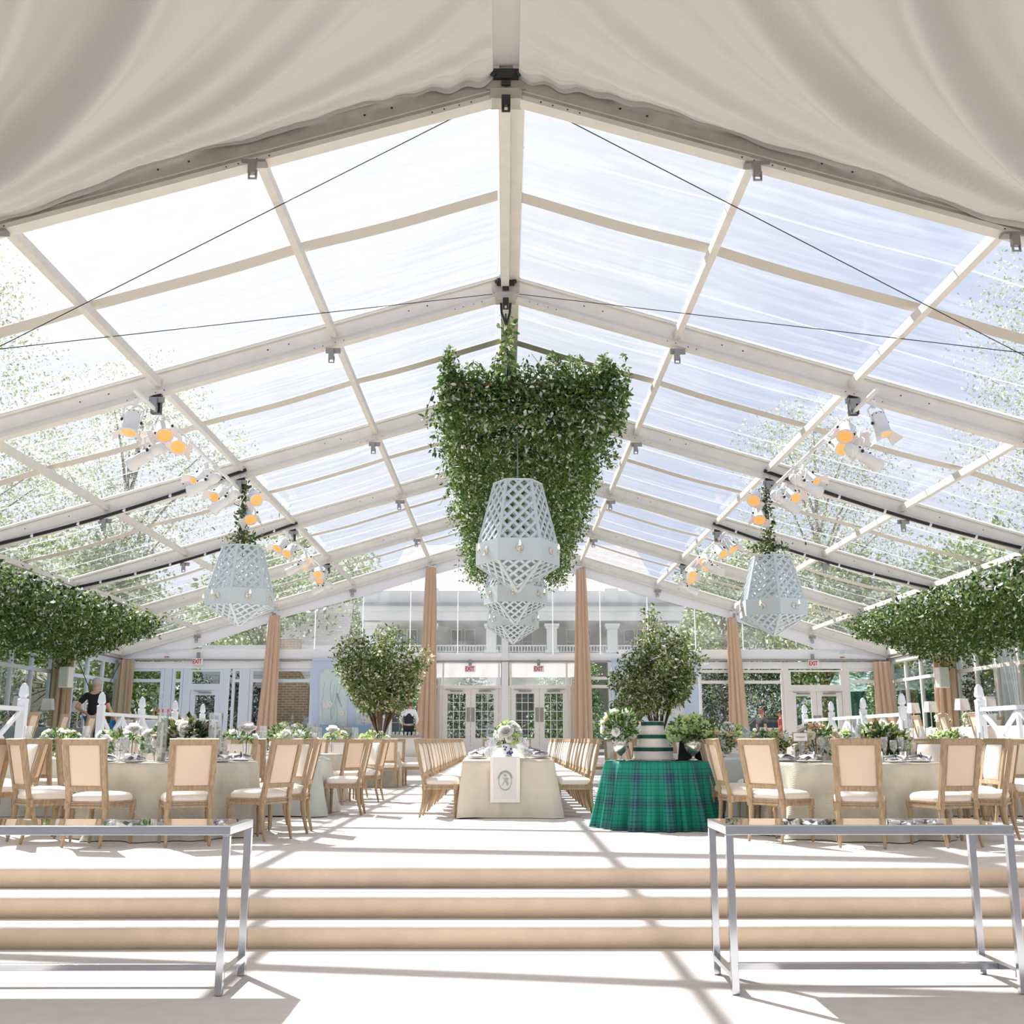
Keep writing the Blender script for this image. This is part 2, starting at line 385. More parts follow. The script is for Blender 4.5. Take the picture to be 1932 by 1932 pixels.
# ------------------------------------------------------------------ leaves, blossoms
def leaf_arrays(P, size, flat=.0, down=.3, seed=1, width=.5, D=None):
    """one folded leaf blade of four corners per point"""
    g = np.random.default_rng(seed); n = len(P); P = np.asarray(P, float)
    d = g.normal(size=(n, 3)) if D is None else np.asarray(D) + g.normal(size=(n, 3)) * .5
    d[:, 2] -= down; d /= np.linalg.norm(d, axis=1)[:, None]
    r = g.normal(size=(n, 3)); s = np.cross(d, r); s /= np.linalg.norm(s, axis=1)[:, None] + 1e-9
    nn = np.cross(s, d)
    L_ = (size * g.uniform(.65, 1.35, n))[:, None]; W = L_ * width * .5
    up = nn * W * .35; bend = nn * L_ * -.08
    a = P; c = P + d * L_ + bend; m1 = P + d * L_ * .3; m2 = P + d * L_ * .66 + bend * .3
    V = np.stack([a, m1 + s * W * .92 + up, m2 + s * W * .8 + up, c, m2 - s * W * .8 + up, m1 - s * W * .92 + up], 1).reshape(-1, 3)
    base = np.arange(n) * 6
    Fc = np.concatenate([np.stack([base, base + 1, base + 2, base + 3], 1), np.stack([base, base + 3, base + 4, base + 5], 1)])
    return V, Fc
def fast_mesh(name, V, Fc, m):
    me = bpy.data.meshes.new(name); k = Fc.shape[1]
    me.vertices.add(len(V)); me.vertices.foreach_set('co', V.astype(np.float32).ravel())
    me.loops.add(Fc.size); me.loops.foreach_set('vertex_index', Fc.astype(np.int32).ravel())
    me.polygons.add(len(Fc)); me.polygons.foreach_set('loop_start', (np.arange(len(Fc)) * k).astype(np.int32))
    me.materials.append(m); me.update(calc_edges=True); return me
def leaves(name, P, size, m, parent=None, loc=(0, 0, 0), **k):
    V, Fc = leaf_arrays(P, size, **k)
    o = bpy.data.objects.new(name, fast_mesh(name, V, Fc, m)); COL.objects.link(o); o.location = loc
    if parent: o.parent = parent
    return o
def ball_points(n, r, seed=0, hollow=.5):
    g = np.random.default_rng(seed); d = g.normal(size=(n, 3)); d /= np.linalg.norm(d, axis=1)[:, None]
    q = (hollow + (1 - hollow) * g.random(n)) ** .7
    return d * q[:, None] * np.array(r)
def clump_points(centres, n, r, seed=0):
    g = np.random.default_rng(seed); c = np.asarray(centres); i = g.integers(0, len(c), n)
    d = g.normal(size=(n, 3)); d /= np.linalg.norm(d, axis=1)[:, None]
    return c[i] + d * (g.random(n) ** .45)[:, None] * np.array(r)
def blossom(layers, per, r, h, curl, seed):
    mb = MB(); g = random.Random(seed)
    for a in range(layers):
        f = (a + 1) / layers; tilt = 1.42 - .82 * f
        for b in range(per + a):
            an = 2 * math.pi * (b + .5 * (a % 2)) / (per + a) + g.uniform(-.2, .2)
            wd = r * (.42 + .42 * f); ln = r * (.75 + .4 * f)
            def fn(u, v, an=an, wd=wd, ln=ln, tilt=tilt, f=f):
                x = (u - .5) * 2 * wd * math.sin(math.pi * (.12 + .8 * v)) ** .6
                rad = ln * v * math.cos(tilt) + .12 * r * f; z = ln * v * math.sin(tilt) * h + curl * (v ** 3) * r * (-.3 if f > .6 else .15)
                rad -= abs(u - .5) * .5 * wd * (1 - f * .5)
                return (rad * math.cos(an) - x * math.sin(an), rad * math.sin(an) + x * math.cos(an), z)
            mb.grid(fn, 3, 3)
    mb.ell((0, 0, .18 * r * h), (.4 * r, .4 * r, .42 * r * h), 7, 5)
    return mb
BLOOM = {}
for nm, m_, args in (('rose', M_PETW, (4, 4, .05, 1.1, 1, 1)), ('garden_rose', M_PETC, (4, 4, .05, 1.0, 1, 2)), ('peach_rose', M_PETP, (4, 4, .048, 1.0, 1, 3)), ('peony', M_PETW, (5, 6, .075, 1.0, .6, 4))):
    BLOOM[nm] = blossom(*args).mesh(nm, m_)
_d = ball_points(150, (.062, .062, .058), 5, .95); _v, _f = leaf_arrays(_d, .032, down=0, seed=6, width=.8, D=_d / .06)
BLOOM['hydrangea'] = fast_mesh('hydrangea', _v, _f, M_PETG)
def bloom(kind, parent, loc, sc=1.0, rot=None):
    o = bpy.data.objects.new(kind, BLOOM[kind]); COL.objects.link(o); o.parent = parent; o.location = loc; o.scale = (sc,) * 3
    o.rotation_euler = rot or (random.uniform(-.5, .5), random.uniform(-.5, .5), random.uniform(0, 6))
    return o

# ------------------------------------------------------------------ the tent: floors, frame, roof
TY = [9.7, 14.7, 19.7, 24.75, 29.75, 34.8]          # frame lines; one more stands behind the camera's end of the drape
SL = 0.3                                             # roof fall per metre
def struct(o): o['kind'] = 'structure'; return o
struct(MB().b2((-14, -6, -.62), (14, 8.2, -.47)).build('floor_lower', M_CARPET))
struct(MB().b2((-14, 9.36, -.45), (14, 31.5, 0)).build('floor', M_CARPET))
def nosing(y0, z1, h):
    """carpeted step front with a soft rounded edge"""
    mb = MB(); pr = [(y0 + .45, z1 - h), (y0, z1 - h)]
    for i in range(7):
        a = R(180 - 90 * i / 6); r = .028
        pr.append((y0 + r + r * math.cos(a) - .004 * math.sin(a * 2), z1 - r + r * math.sin(a)))
    pr.append((y0 + .45, z1)); n = len(pr); N = 28
    vs = []
    for j in range(N + 1):
        x = -14 + 28 * j / N; d = .004 * math.sin(j * 1.9) + .003 * math.sin(j * 4.7)
        vs += [(x, y - (d if 1 <= i <= n - 2 else 0), z) for i, (y, z) in enumerate(pr)]
    fs = [(j * n + i, (j + 1) * n + i, (j + 1) * n + i + 1, j * n + i + 1) for j in range(N) for i in range(n - 1)]
    mb.mi_list = None
    mb.add(vs, fs, True)
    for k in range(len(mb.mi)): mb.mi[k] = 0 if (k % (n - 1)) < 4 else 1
    return mb
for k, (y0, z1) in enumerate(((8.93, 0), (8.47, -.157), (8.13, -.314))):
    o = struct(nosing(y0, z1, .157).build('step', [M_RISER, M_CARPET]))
for s, nm in ((-1, 'left'), (1, 'right')):
    struct(MB().b2((8.1 * s, 15.0, 0), (12.7 * s, 34.9, .5)).build('floor_' + nm, M_CARPET))
struct(MB().b2((-8.1, 31.5, 0), (8.1, 34.9, .5)).build('floor_far', M_CARPET))

def rafter(y, s, front):
    mb = MB()
    def pt(x, z, dy): return (s * x, y + dy, z - SL * x)
    def beam(za, zb, ya, yb, x0=.07, x1=12.5):
        vs = [pt(x, z, dy) for x in (x0, x1) for (z, dy) in ((za, ya), (za, yb), (zb, yb), (zb, ya))]
        mb.add(vs, [(0, 1, 2, 3), (7, 6, 5, 4), (0, 4, 5, 1), (1, 5, 6, 2), (2, 6, 7, 3), (3, 7, 4, 0)])
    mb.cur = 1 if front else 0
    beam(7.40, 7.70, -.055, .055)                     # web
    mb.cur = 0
    beam(7.345, 7.40, -.08, .08); beam(7.66, 7.72, -.09, .09)   # flanges
    beam(7.45, 7.465, -.058, .058)
    mb.b2((s * 12.38, y - .08, .0), (s * 12.55, y + .08, 3.95))  # leg
    mb.bar(pt(12.44, 7.5, 0), pt(11.3, 7.42, 0), .1, .1)
    return mb
for i, y in enumerate([4.7] + TY):
    for s in (-1, 1):
        o = struct(rafter(y, s, i < 2).build('trim_%d' % (2 * i + (s > 0) + 1), [M_TRUSS, M_TRUSSD]))
        h = MB(); g = random.Random(i * 7 + s)
        for x in (.35, .62, 2.35, 2.65, 4.9, 5.3, 7.4, 8.2, 9.9):    # bolt holes along the web and flange
            for dx in (0, .12):
                h.box((s * (x + dx), y - .083, 7.373 - SL * (x + dx)), (.014, .006, .014))
            h.box((s * (x + .8), y - .058, 7.56 - SL * (x + .8)), (.022, .006, .018))
        h.build('bolt_hole', M_DARK, o)['kind'] = 'stuff'
    if i < 2:
        for s in (-1, 1):
            for x in (2.5, 5.0):
                z = 7.36 - SL * x; h = MB(); h.b2((s * x - .12, y - .1, z - .02), (s * x + .12, y + .02, z + .01)); h.b2((s * x - .05, y - .11, z - .14), (s * x + .03, y - .05, z))
                h.tube([(s * x - .04, y - .08, z - .12), (s * x - .04, y - .08, z - .19), (s * x + .03, y - .08, z - .19), (s * x + .03, y - .08, z - .1)], .014); h.build('frame_bracket', M_STEEL, o)
    p = MB()                                            # ridge knuckle of two plates, pins and a hanging shackle
    p.b2((-.16, y - .10, 7.30), (.16, y + .10, 7.42)); p.b2((-.2, y - .07, 7.42), (.2, y + .07, 7.68))
    o = struct(p.build('trim_ridge_knuckle', M_TRUSSD))
    q = MB(); q.b2((-.13, y - .115, 7.52), (.13, y - .07, 7.63)); q.b2((-.05, y - .115, 7.44), (.05, y - .09, 7.5))
    for sx in (-1, 1): q.ell((sx * .13, y - .12, 7.57), (.035, .03, .035), 8, 6)
    q.b2((-.045, y - .15, 7.2), (.045, y - .1, 7.31)); q.tube([(-.03, y - .125, 7.22), (-.03, y - .125, 7.14), (.03, y - .125, 7.14), (.03, y - .125, 7.22)], .016)
    q.build('shackle', M_DARK, o)
# purlins and ridge bars
k = 20
for a, b in zip(TY[:-1], TY[1:]):
    p = MB(); p.b2((-.07, a + .05, 7.50), (.05, b - .05, 7.62)); p.b2((.05, a + .05, 7.60), (.20, b - .05, 7.66)); p.b2((-.08, a + .05, 7.60), (.07, b - .05, 7.66))
    struct(p.build('trim_%d' % k, M_TRUSS)); k += 1
    for s in (-1, 1):
        for x in (2.5, 5, 7.5, 10, 12.45):
            p = MB(); z = 7.52 - SL * x
            p.b2((s * x - .045, a + .06, z - .06), (s * x + .045, b - .06, z + .06))
            if x == 12.45: p.b2((s * x - .06, a + .06, z - .12), (s * x + .06, b - .06, z + .1))
            o = struct(p.build('trim_%d' % k, M_TRUSS)); k += 1
            q = MB(); q.b2((s * x - .11, b - .085, z - .30), (s * x + .11, b - .05, z - .22)); q.b2((s * x - .06, b - .13, z - .40), (s * x + .02, b - .07, z - .24))
            q.tube([(s * x - .05, b - .1, z - .38), (s * x - .05, b - .1, z - .45), (s * x + .02, b - .1, z - .45), (s * x + .02, b - .1, z - .36)], .013)
            if x < 11: q.build('purlin_bracket', M_STEEL, o)
# roof skins: opaque over the first bay, clear vinyl over the others
for a, b in zip([4.7] + TY[:-1], TY):
    for s in (-1, 1):
        if a == 4.7:
            mb = MB(); mb.grid(lambda u, v: (s * (12.6 * u), -9 + (b + .1 + 9) * v, 7.80 - SL * 12.6 * u), 4, 4); struct(mb.build('ceiling', M_PVC)); continue
        g = random.Random(int(a * 10) + s); ph = g.uniform(0, 6)
        def fn(u, v):
            x = 12.6 * u; bay = math.sin(math.pi * v)
            rip = .008 * math.sin(x * 1.3 + ph + 3 * v) + .004 * math.sin(x * 3.3 + 8 * v + ph)
            cell = abs(math.sin(math.pi * x / 2.5))
            return (s * x, a + (b - a) * v, 7.70 - SL * x - bay * ((.012 + .004 * x) * cell - rip))
        mb = MB(); mb.grid(fn, 60, 20); struct(mb.build('ceiling', M_VINYL))
        mb = MB(); ym = (a + b) / 2
        def band(u, v):
            x = .1 + 12.4 * u; return (s * x, ym - .13 + .26 * v, fn(x / 12.6, .5)[2] - .012)
        mb.grid(band, 50, 1); struct(mb.build('trim_roof_band', M_BAND))
        mb = MB()
        for vv in (.27, .76):
            mb.grid(lambda u, v: (s * (.1 + 12.4 * u), a + (b - a) * vv - .014 + .028 * v, fn((.1 + 12.4 * u) / 12.6, vv)[2] - .008), 50, 1)
        for vv in (.03, .97):
            mb.grid(lambda u, v: (s * (.1 + 12.4 * u), a + (b - a) * vv - .03 + .06 * v, fn((.1 + 12.4 * u) / 12.6, vv)[2] - .008), 50, 1)
        struct(mb.build('trim_roof_seam', M_SEAM))
        if b < 33:
            mb = MB(); mb.b2((s * 12.56, a, 3.55), (s * 12.60, b, 3.98)); struct(mb.build('wall_eave', M_PVC))
struct(MB().b2((-12.6, -9.1, -.5), (12.6, -9, 7.7)).build('wall_back', M_LINER))
for s, nm in ((-1, 'left'), (1, 'right')): struct(MB().b2((s * 12.56, -9, -.5), (s * 12.66, 9.7, 3.95)).build('wall_near_' + nm, M_PVC))
# brace wires in the first clear bay and a fainter pair beyond
def wire(p, q, r=.006, name='brace_wire', label=None):
    o = MB().tube([p, q], r, 5).build(name, M_DARK); return tag(o, label, 'wire', 'crossed brace wires under the clear roof')
wire((-.35, 9.78, 7.30), (-12.3, 14.6, 3.72), label='thin steel brace wire from the first ridge joint down to the left eave')
wire((-.2, 14.6, 7.38), (-12.3, 9.8, 3.80), label='thin steel brace wire from the second ridge joint back to the left eave')
wire((.4, 9.78, 7.30), (12.3, 14.6, 3.72), label='thin steel brace wire from the first ridge joint down to the right eave')
wire((.2, 14.6, 7.38), (12.3, 9.8, 3.80), label='thin steel brace wire from the second ridge joint back to the right eave')
# beige liner: two halves gathered under the first bay
def liner(s):
    g = random.Random(5 + s); ph = [g.uniform(0, 6) for _ in range(6)]
    def fn(u, v):
        X = .13 + 11.5 * u; d = 4.7 * v ** 1.25
        c = X + 2.0 * math.log(d + .18)
        A = min(d / 1.0, 1) ** .8 * (.25 + .75 * min(X / 3.0, 1))
        wv = .42 * math.sin(c * 2 * math.pi / .72 + ph[0] + 1.1 * math.sin(c * 1.7 + ph[3])) * (.55 + .45 * math.sin(c * 1.1 + ph[2])) + .55 * math.sin(c * 2 * math.pi / 1.65 + ph[1]) + .10 * math.sin(c * 2 * math.pi / .5 + ph[2])
        wv = wv - .35 * abs(wv)
        near = math.exp(-X / .8) * .05 * math.sin(X * 19 + d * 5) * math.exp(-d * 1.4) + .012 * math.sin(X * 9 + ph[4]) * math.exp(-d * 2.5)
        sag = .10 * (1 - math.exp(-d * 2)) + .04 * math.sin(X * .9 + ph[5])
        edge = .07 * math.sin(X * .75 + ph[4]) + .015 * math.sin(X * 2.3)
        z = 7.56 - SL * X + edge * math.exp(-d * 2) - sag * min(X, 1) + .33 * A * wv + near
        return (s * X, 9.60 - d + .03 * math.sin(X * 3.1) * math.exp(-d * 3), z)
    mb = MB(); mb.grid(fn, 260, 130)
    mb.grid(lambda u, v: (fn(u, 0)[0], fn(u, 0)[1] + .0 - .004 * v, fn(u, 0)[2] - (.03 + .04 * (.5 + .5 * math.sin(u * 37 + ph[0]))) * v), 260, 1)
    return mb
for s, nm in ((-1, 'left'), (1, 'right')):
    tag(liner(s).build('ceiling_drape', M_LINER), 'beige ceiling drape gathered in long folds, half on the %s of the ridge' % nm, 'drape', 'ceiling drapes under the roof')
tag(MB().grid(lambda u, v: (-.16 + .32 * u, 9.66 - 4.9 * v, 7.67 + .012 * math.sin(u * math.pi)), 6, 10).build('ridge_cover_strip', M_LINER), 'narrow beige cover strip under the ridge between the two drapes', 'fabric strip')

# ------------------------------------------------------------------ far gable wall
G = 34.8
WN = [0]
def window(x0, x1, z0, z1, zt=None, y=G, nv=0, fw=.09, m=None, wall='far'):
    """frame with optional transom bar; the panes are parts of the window"""
    WN[0] += 1; m = m or M_BLUEF
    f = MB()
    f.b2((x0, y - .05, z0), (x0 + fw, y + .05, z1)); f.b2((x1 - fw, y - .05, z0), (x1, y + .05, z1))
    f.b2((x0, y - .05, z1 - fw), (x1, y + .05, z1)); f.b2((x0, y - .05, z0), (x1, y + .05, z0 + fw))
    if zt: f.b2((x0, y - .045, zt), (x1, y + .045, zt + .1))
    for i in range(nv):
        xx = x0 + (x1 - x0) * (i + 1) / (nv + 1); f.b2((xx - .04, y - .045, z0), (xx + .04, y + .045, z1))
    o = struct(f.build('window_%d' % WN[0], m, bevel=.006))
    MB().b2((x0 + fw * .6, y - .006, z0 + fw * .6), (x1 - fw * .6, y + .006, z1 - fw * .6)).build('pane', M_PANE, o)
    return o
wl = MB()
wl.b2((-12.5, G - .03, 3.56), (-3.72, G + .03, 3.86)); wl.b2((3.72, G - .03, 3.56), (12.5, G + .03, 3.86)); wl.b2((-3.72, G - .03, 3.52), (3.72, G + .03, 3.70))
for s in (-1, 1):                                       # white gussets under the end rafters
    lo = [(12.5, 3.56), (10.2, 3.86), (7.07, 4.95), (4.58, 5.62), (2.68, 6.22), (.0, 7.0)]
    vs = []; fs = []
    for x, z in lo: vs += [(s * x, G - .03, z), (s * x, G - .03, 7.40 - SL * x), (s * x, G + .03, z), (s * x, G + .03, 7.40 - SL * x)]
    for i in range(len(lo) - 1):
        a = 4 * i; fs += [(a, a + 1, a + 5, a + 4), (a + 2, a + 6, a + 7, a + 3), (a, a + 4, a + 6, a + 2)]
    wl.add(vs, fs)
struct(wl.build('wall_far', M_PVC))
struct(MB().b2((-12.4, G - .06, 3.24), (-3.72, G + .02, 3.46)).b2((3.72, G - .06, 3.24), (12.4, G + .02, 3.46)).build('wall_far_valance', M_WHITE))
struct(MB().tube([(-12.4, G - .12, 3.51), (-3.7, G - .12, 3.51)], .035).tube([(3.7, G - .12, 3.51), (12.4, G - .12, 3.51)], .035).tube([(-3.7, G - .10, 3.47), (3.7, G - .10, 3.47)], .03).build('trim_far_pole', M_STEEL))
vy = MB(); vx = [(-12.4, 3.6), (-7.07, 4.95), (0, 7.05), (7.07, 4.95), (12.4, 3.6)]
for i in range(24):
    x0 = -10.2 + 20.4 * i / 24; x1 = -10.2 + 20.4 * (i + 1) / 24
    t = lambda x: max(7.4 - SL * abs(x) - .3, 3.7)
    vy.add([(x0, G, 3.7), (x1, G, 3.7), (x1, G, t(x1)), (x0, G, t(x0))], [(0, 1, 2, 3)])
struct(vy.build('window_gable', M_VINYLG))
sm = MB()
for x in (-7.75, -6.2, -4.65, -3.1, -1.55, 1.55, 3.1, 4.65, 6.2, 7.75): sm.b2((x - .018, G - .012, 3.7), (x + .018, G + .012, 7.05 - SL * abs(x)))
struct(sm.build('trim_gable_seam', M_SEAM))
# gable posts
for x, z in ((-.01, 7.3), (-2.42, 6.6), (2.42, 6.6), (-7.45, 5.1), (7.45, 5.1)):
    struct(MB().b2((x - .11, G - .11, .5), (x + .11, G + .06, z)).build('trim_gable_post', M_WHITE))
window(-12.15, -11.02, .5, 3.24, 2.80); window(-10.72, -10.38, .5, 3.24, 2.80); window(-8.80, -8.48, .5, 3.24, 2.80)
window(-8.22, -6.2, .5, 3.24, 2.80); window(6.25, 9.0, .5, 3.20, 2.76, nv=1, m=M_WHITEC); window(11.05, 12.2, .5, 3.24, 2.78, m=M_WHITEC)
window(-3.72, -2.1, .6, 2.98, 2.62, m=M_WHITEC); window(2.12, 3.45, .6, 2.98, 2.62, m=M_WHITEC)
pl = MB()
for x in (-10.86, -10.25, -9.02, -8.36): pl.b2((x - .12, G - .06, .5), (x + .12, G + .05, 3.5))
struct(pl.build('wall_far_pilaster_left', M_BLUEF))
struct(MB().b2((8.98, G - .08, .5), (9.14, G + .05, 3.45)).b2((10.92, G - .08, .5), (11.08, G + .05, 3.45)).build('wall_far_pilaster_right', M_WHITEC))
# doors
DN = [0]
def leaf_door(o, x0, x1, z0, z1, cols, rows, m, y=G, hinge=1, fw=.16, foot=.24):
    f = MB(); f.b2((x0, y - .04, z0), (x0 + fw, y + .04, z1)); f.b2((x1 - fw, y - .04, z0), (x1, y + .04, z1)); f.b2((x0, y - .04, z1 - fw), (x1, y + .04, z1)); f.b2((x0, y - .04, z0), (x1, y + .04, z0 + foot))
    gx0, gx1, gz0, gz1 = x0 + fw, x1 - fw, z0 + foot, z1 - fw
    for i in range(1, cols): f.b2((gx0 + (gx1 - gx0) * i / cols - .011, y - .03, gz0), (gx0 + (gx1 - gx0) * i / cols + .011, y + .03, gz1))
    for i in range(1, rows): f.b2((gx0, y - .03, gz0 + (gz1 - gz0) * i / rows - .011), (gx1, y + .03, gz0 + (gz1 - gz0) * i / rows + .011))
    lf = f.build('door_leaf', m, o)
    MB().b2((gx0, y - .005, gz0), (gx1, y + .005, gz1)).build('pane', M_PANE, lf)
    hx = x1 - .07 if hinge > 0 else x0 + .07
    MB().b2((hx - .055, y - .055, z0 + .75), (hx + .055, y - .035, z0 + 1.2)).build('push_plate', M_STEEL, lf)
    cx = (x0 + x1) / 2
    MB().b2((cx - .2, y - .10, z1 - .1), (cx + .2, y - .04, z1 - .06)).bar((cx - .1, y - .1, z1 - .07), (cx + .35 * -hinge, y - .12, z1 - .03), .025, .02).build('door_closer', M_STEEL, lf)
def door(x0, x1, z0, z1, n, cols, rows, m, trans=None, **k):
    DN[0] += 1; f = MB()
    f.b2((x0 - .1, G - .07, .5), (x0, G + .05, z1)); f.b2((x1, G - .07, .5), (x1 + .1, G + .05, z1)); f.b2((x0 - .1, G - .07, z1), (x1 + .1, G + .05, z1 + .1))
    f.b2((x0, G - .05, .5), (x1, G + .05, z0))
    if trans:
        f.b2((x0 - .1, G - .07, z1), (x0 + .03, G + .05, trans)); f.b2((x1 - .03, G - .07, z1), (x1 + .1, G + .05, trans)); f.b2((x0 - .1, G - .07, trans - .06), (x1 + .1, G + .05, trans))
        f.b2((x0, G - .06, z1), (x1, G + .05, z1 + .2))
    o = struct(f.build('door_%d' % DN[0], m))
    if trans: MB().b2((x0, G - .005, z1 + .2), (x1, G + .005, trans - .06)).build('transom_pane', M_PANE, o)
    for i in range(n):
        a = x0 + (x1 - x0) * i / n; b = x0 + (x1 - x0) * (i + 1) / n
        leaf_door(o, a + .005, b - .005, z0, z1, cols, rows, m, hinge=1 if (n == 1 or i == 0) else -1, **k)
    return o
door(-2.02, -.2, .80, 2.60, 2, 3, 5, M_WHITEC); door(.18, 2.02, .80, 2.60, 2, 3, 5, M_WHITEC)
door(-10.12, -9.16, .55, 2.55, 1, 1, 1, M_BLUEF, trans=3.2, foot=.25); door(9.2, 10.86, .55, 2.52, 2, 1, 1, M_WHITEC, trans=3.2, foot=.25)
tp = MB()
for a, b in ((-2.1, -.14), (.12, 2.1)): tp.b2((a, G - .006, 2.68), (b, G + .006, 3.0))
struct(tp.build('window_transom', M_VINYLG))
vl = MB()
for a, b in ((-2.3, -.14), (.12, 2.3)):
    vl.grid(lambda u, v: (a + (b - a) * u, G - .05 - .015 * math.sin(u * 25) * v, 3.45 - .49 * v), 40, 4)
struct(vl.build('wall_door_valance', M_PVC))
for x in (-2.0, -.2, .17, 1.98): struct(MB().b2((x - .03, G - .09, 2.66), (x + .03, G - .04, 3.5)).build('trim_door_post', M_WHITEC))
# chinoiserie wall panels on both sides of the french doors
def panel_wall(x0, x1, panels, label, seed):
    t = thing('painted_wall_panel', label, 'wall panel', ((x0 + x1) / 2, G - .22, .5))
    cx = (x0 + x1) / 2
    MB().b2((x0 - cx, 0, 0), (x1 - cx, .12, 3.04)).b2((x0 - cx - .03, -.03, 2.98), (x1 - cx + .03, .12, 3.06)).build('backing', M_BLUE, t)
    g = random.Random(seed)
    for a, b in panels:
        a -= cx; b -= cx; c = .13; z0, z1 = .12, 2.72; pts = [(a, z0), (b, z0), (b, z1 - c)]
        for i in range(1, 6): q = R(270 - 90 * i / 6); pts.append((b + c * math.cos(q) , z1 + c * math.sin(q)))
        pts.append((b - c, z1)); pts.append((a + c, z1))
        for i in range(1, 6): q = R(360 - 90 * i / 6); pts.append((a + c * math.cos(q), z1 + c * math.sin(q)))
        pts.append((a, z1 - c))
        mb = MB(); mb.add([(x, -.008, z) for x, z in pts], [tuple(range(len(pts)))]); p = mb.build('silk_panel', M_PANEL, t)
        MB().tube([(x, -.014, z) for x, z in pts + pts[:1]], .014, 6).build('moulding', M_BLUEF, p)
        hl = MB(); w_ = b - a; n = 16; top = [.62 + .05 * math.sin(i * .5 + seed) for i in range(n + 1)]
        hl.add([(a + w_ * i / n, -.010, top[i]) for i in range(n + 1)] + [(a + w_ * i / n, -.010, z0 + .01) for i in range(n + 1)], [(i, i + 1, n + 2 + i, n + 1 + i) for i in range(n)])
        hl.build('painted_hill', mat('hill_paint_%d' % seed, (.50, .57, .45), .8), p)
        st = MB()
        for i in range(6):
            zz = .25 + .06 * i; x = a + w_ * g.uniform(.1, .55)
            st.tube([(x, -.012, zz), (x + .12, -.012, zz + .012), (x + .3, -.012, zz - .015)], [.004, .012, .003], 5)
        for i in range(7):
            x = a + w_ * g.uniform(.15, .85); z = g.uniform(.8, 1.3); pp = [(x, -.012, z)]
            for q in range(5): x += g.uniform(-.06, .06); z += .22; pp.append((min(max(x, a + .05), b - .05), -.012, min(z, 2.6)))
            st.tube(pp, .005, 4)
        st.build('painted_stem', mat('stem_paint_%d' % seed, (.42, .52, .47), .8), p)
        fl = MB()
        for i in range(9):
            x = a + w_ * g.uniform(.12, .88); z = g.uniform(.8, 1.7); r = g.uniform(.06, .12)
            for q in range(5): fl.ell((x + r * .6 * math.cos(q * 1.26), -.013, z + r * .6 * math.sin(q * 1.26)), (r * .55, .004, r * .5), 7, 5)
        fl.build('painted_flower', mat('flower_paint_%d' % seed, (.72, .69, .66), .8), p)['kind'] = 'stuff'
        bd = MB()
        for (fx, fz, dx, dz) in ((.62, 1.95, .18, -.45), (.45, .75, -.3, -.42)):
            x = a + w_ * fx; bd.tube([(x, -.014, fz), (x + dx * .12, -.014, fz + dz * .1), (x + dx * .4, -.014, fz + dz * .4), (x + dx, -.014, fz + dz)], [.018, .035, .024, .004], 6)
        bd.build('painted_bird', mat('bird_paint_%d' % seed, (.36, .32, .34), .8), p)
    return t
panel_wall(-6.18, -3.75, [(-5.95, -5.05), (-4.78, -3.95)], 'pale blue wall panel painted with birds and blossoms behind the tall tree on the left', 3)
panel_wall(3.42, 6.22, [(3.65, 4.55), (4.85, 5.75)], 'pale blue wall panel painted with blossoms behind the tall tree above the cake', 4)
# ------------------------------------------------------------------ side walls (glass)
for s, nm in ((-1, 'left'), (1, 'right')):
    X = 12.52 * s; m = M_BLUEF if s < 0 else M_WHITEC
    for a, b in zip(TY[:-1], TY[1:]):
        if b < 25: n = 4
        else: n = 4
        WN[0] += 1; f = MB()
        ys = [a + .1 + (b - a - .2) * i / n for i in range(n + 1)]
        for y in ys: f.b2((X - .05, y - .05, .5), (X + .05, y + .05, 3.45))
        for z in (.5, 2.78, 3.38): f.b2((X - .045, a, z), (X + .045, b, z + .1))
        o = struct(f.build('window_%d' % WN[0], m))
        for i in range(n): MB().b2((X - .006, ys[i] + .05, .6), (X + .006, ys[i + 1] - .05, 3.4)).build('pane', M_PANE, o)
    struct(MB().b2((X - .03, 9.7, 3.48), (X + .03, G, 3.75)).build('wall_' + nm, M_WHITE))
    struct(MB().b2((X - .04 - .2 * s, 29.95, .5), (X - .2 * s + .04, 30.75, 3.6)).build('wall_%s_panel' % nm, M_BLUE if s < 0 else M_BLUEF))
    struct(MB().tube([(X - .15 * s, 25, 3.55), (X - .15 * s, 34.7, 3.55)], .035).build('trim_%s_pole' % nm, M_STEEL))

